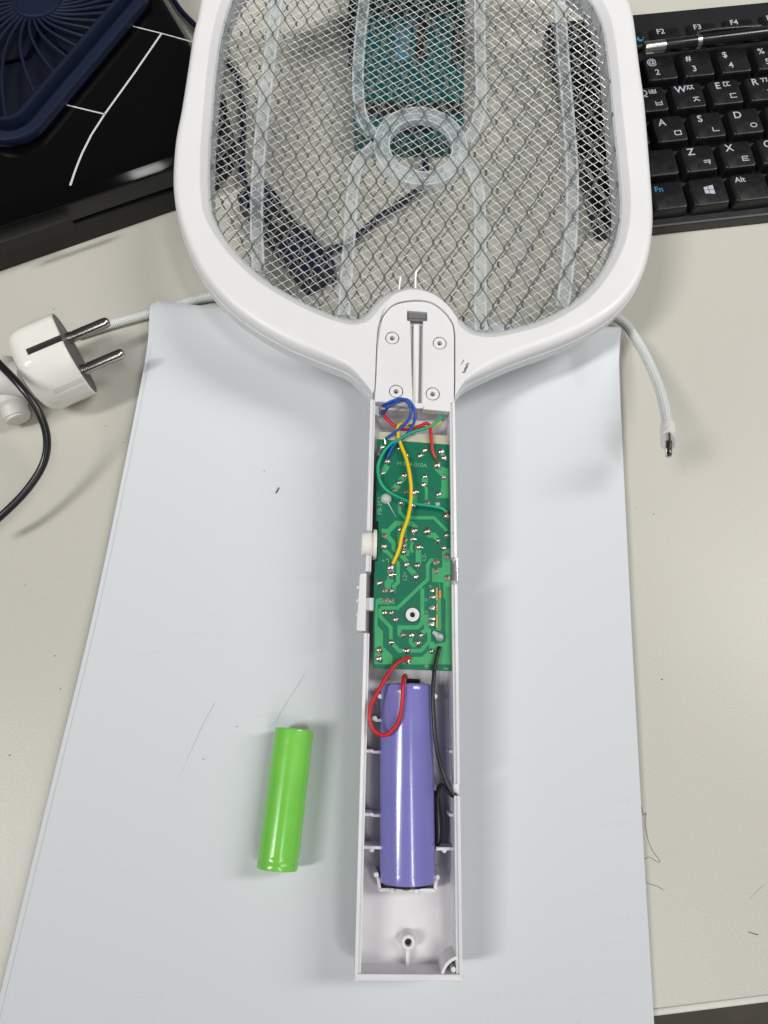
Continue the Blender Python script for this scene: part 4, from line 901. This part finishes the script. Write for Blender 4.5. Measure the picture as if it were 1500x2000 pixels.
# ---------------------------------------------------------------- navy fan lying on the box
FZ = BZ + 4.0
fo = at(73, 3, BZ + 9); fan = empty('desk_fan', loc=(fo.x, fo.y, BZ)); tag(fan, 'navy blue fan head with curved grille ribs on the glossy box', 'fan')
def fp(u, v, z=FZ): p = at(u, v, z) - Vector((fo.x, fo.y, BZ)); return Vector((p.x, p.y, z - BZ))
op = [(18,322),(290,-2),(265,-300),(-150,-340),(-230,60)]
outl = rounded([fp(*p)[:2] for p in op], [17, 13, 20, 20, 22], 9)
cF = Vector((0, 0, 0))
def scaled(e): return inset(outl, e)
mb = MB(); rg = [(1.2, .1), (.3, .8), (0, 2.0), (0, 4.0), (.5, 4.9), (1.4, 5.2), (4.4, 5.6), (4.9, 5.2), (5.2, 3.4), (6.9, 3.4), (7.1, 8.6), (7.5, 9.4), (8.3, 9.6), (9.1, 9.3), (9.4, 8.4), (9.5, 3.0), (10.5, 2.6)]
for e, z in rg: mb.v += [(x, y, z) for x, y in (scaled(e) if e else outl)]
n_ = len(outl)
for i in range(len(rg) - 1):
    for j in range(n_): mb.f.append((i * n_ + j, i * n_ + (j + 1) % n_, (i + 1) * n_ + (j + 1) % n_, (i + 1) * n_ + j))
mb.build('housing', 'navy', fan, sharp=40)
MB().plate(scaled(9.2), .4, 1.6).build('fan_well', 'navyd', fan)
HR = 11.6
MB().lathe([(2, HR), (8.6, HR), (9.6, HR - .4), (9.9, HR - 1.2), (9.6, HR - 2.0), (9.2, HR - 2.2), (9.6, HR - 6), (9.8, 0)], cF, (0, 0, 1), 44).build('hub', 'navy', fan)
inn = [Vector(p) for p in scaled(8.8)]
def hit(c, d):
    best = 90
    for i in range(len(inn)):
        a, b = inn[i - 1], inn[i]; e = b - a; det = d.x * -e.y + d.y * e.x
        if abs(det) < 1e-9: continue
        w_ = a - c; t = (w_.x * -e.y + w_.y * e.x) / det; s_ = (d.x * w_.y - d.y * w_.x) / det
        if t > 0 and 0 <= s_ <= 1: best = min(best, t)
    return best
for k in range(36):
    a = 2 * math.pi * k / 36; tw = .50; c2 = Vector((0, 0))
    d1 = Vector((math.cos(a + tw), math.sin(a + tw))); Rm = hit(c2, d1); pts = []
    for j in range(9):
        t = j / 8; aa = a + tw * (1.45 * t - .45 * t * t); rad = HR - .6 + (Rm - HR + 1.0) * t; pts.append((rad * math.cos(aa), rad * math.sin(aa), 8.3 + .5 * math.sin(math.pi * t)))
    MB().tube(pts, .75, 8).build('grille_rib', 'navy', fan)
for k in range(5):
    a = 2 * math.pi * k / 5 + .4; q = [(r_ * math.cos(a + b), r_ * math.sin(a + b)) for r_, b in ((10, 0), (24, -.25), (34, -.15), (36, .15), (30, .45), (18, .5), (10, .5))]
    MB().plate(q, 3.2, 4.0).build('fan_blade', 'navyd', fan)

# ---------------------------------------------------------------- things under the racket's mesh
po = at(795, 130, 0); pw = empty('power_bank', loc=po); tag(pw, 'teal rounded power bank on the desk seen through the mesh', 'power bank')
def pp(u, v, z=13): p = at(u, v, z) - po; return (p.x, p.y)
q = [pp(690, 266), pp(906, 266), pp(912, -150), pp(676, -150)]
MB().plate(rounded(q, 8, 7), 0.2, 13, bevel=1.6).build('body', 'teal', pw)
MB().plate([pp(696, 200), pp(903, 200), pp(904, 226), pp(694, 226)], 12.5, 13.08).build('dark_band', 'satin2', pw)
MB().plate(rounded([pp(812, 118), pp(834, 118), pp(836, 40), pp(814, 40)], 2), 12.5, 13.3, bevel=.2).build('switch', 'satin2', pw)
MB().plate(rounded([pp(882, 130), pp(905, 130), pp(907, 34), pp(884, 34)], 2), 12.5, 13.2, bevel=.2).build('end_panel', 'satin2', pw)
MB().plate(rounded([pp(772, 118), pp(800, 118), pp(802, 50), pp(774, 50)], 2), 12.5, 13.06).build('print_mark', 'tealb', pw)
MB().plate([pp(680, 130), pp(692, 130), pp(692, 10), pp(680, 10)], 12.5, 13.06).build('side_strip', 'navyd', pw)
MB().plate(rounded([pp(775, 262), pp(848, 258), pp(848, 246), pp(775, 246)], 1.5), 12.5, 13.5, bevel=.2).build('port_rim', 'navyd', pw)

co = at(550, 480, 0); cd = empty('fan_cord', loc=co); tag(cd, 'navy cord with an inline switch block seen through the mesh', 'cord')
def cp(u, v, z): return at(u, v, z) - co
MB().tube(spline([cp(300, -70, 3), cp(345, 10, 3), cp(385, 55, 3), cp(440, 118, 3), cp(468, 165, 3), cp(475, 240, 2.5), cp(473, 320, 2.5), cp(484, 375, 4), cp(505, 405, 6)], 8), 1.6, 12).build('cord', 'cordnavy', cd)
MB().tube(spline([cp(612, 505, 6), cp(650, 488, 4), cp(690, 468, 3), cp(735, 430, 3), cp(780, 398, 3), cp(820, 368, 3), cp(832, 335, 3), cp(826, 300, 5), cp(818, 270, 8), cp(815, 255, 9)], 8), [2.3] * 9 + [1.7] * 64, 12).build('cord', 'cordnavy', cd)
ba, bb = cp(500, 402, 0), cp(622, 552, 0); bd = (bb - ba).normalized(); bp_ = Vector((-bd.y, bd.x, 0)); LBk = (bb - ba).length
def seg(t0, t1, hw, z0, z1, m_, nm, rr_=2.5):
    q = [ba + bd * LBk * t0 - bp_ * hw, ba + bd * LBk * t1 - bp_ * hw, ba + bd * LBk * t1 + bp_ * hw, ba + bd * LBk * t0 + bp_ * hw]
    MB().plate(rounded([p[:2] for p in q], rr_, 5), z0, z1, bevel=1.2).build(nm, m_, cd)
seg(-.04, .24, 8.4, .2, 11, 'cordnavy', 'switch_block'); seg(.22, .62, 7.4, .3, 10, 'satin2', 'switch_cover'); seg(.58, 1.08, 8.6, .2, 11.5, 'cordnavy', 'switch_block')
mb = MB(); c = ba + bd * LBk * .40
for dx in (-2.2, 2.2): mb.ribbon([(c.x - dx, c.y - 2.2), (c.x + dx, c.y + 2.2)], .5, 10.0, 10.06)
mb.build('print_mark', 'legend', cd)

# ---------------------------------------------------------------- hairs and specks
def hair(pts, z, label, r_=.06, m_='hair'):
    o = MB().tube(spline([at(u, v, z) for u, v in pts], 5), r_, 5).build('hair_strand', m_); tag(o, label, 'hair', None)
hair([(1253,1575),(1257,1592),(1262,1588),(1260,1606),(1266,1640),(1275,1662),(1288,1680),(1285,1684),(1268,1674),(1259,1679)], .12, 'long curled dark hair on the desk beside the right sheet edge')
hair([(1462,1820),(1470,1823),(1481,1826)], .1, 'short dark hair on the bare desk at bottom right', .13)
hair([(1464,1757),(1478,1742),(1492,1728)], .08, 'thin pale hair on the desk above the short dark one', .05, 'hair_pale')
hair([(1260,1722),(1270,1727),(1282,1730),(1296,1738)], .1, 'small knotted hair at the right edge of the sheet', .07)
hair([(336,1548),(365,1485),(395,1418),(420,1372)], 1.75, 'long fine hair line on the sheet left of the green battery', .04, 'hair_pale')
hair([(537,1412),(560,1372),(595,1318)], 1.55, 'short fine hair just above the green battery', .04, 'hair_pale')
hair([(539,963),(545,952)], 2.0, 'tiny dark splinter on the upper part of the sheet', .22)
mb = MB()
for u, v, z in ((516,920,2.2),(397,1483,2.2),(463,1419,1.9),(19,1475,.05),(107,1281,.05),(206,832,.05),(242,864,.05),(105,604,.05),(131,1425,.05),(1241,990,.05),(1293,1327,.05),(1182,920,2.6),(938,1003,1.4),(1277,1004,.05),(49,1143,.05),(118,1345,.05)):
    c = at(u, v, z); r_ = random.uniform(.18, .34); mb.lathe([(0, r_), (.12, r_ * .8), (.18, 0)], c, (0, 0, 1), 6)
tag(mb.build('dust_specks', 'hair'), 'scattered dark dust specks on sheet and desk', 'dust', kind='stuff')
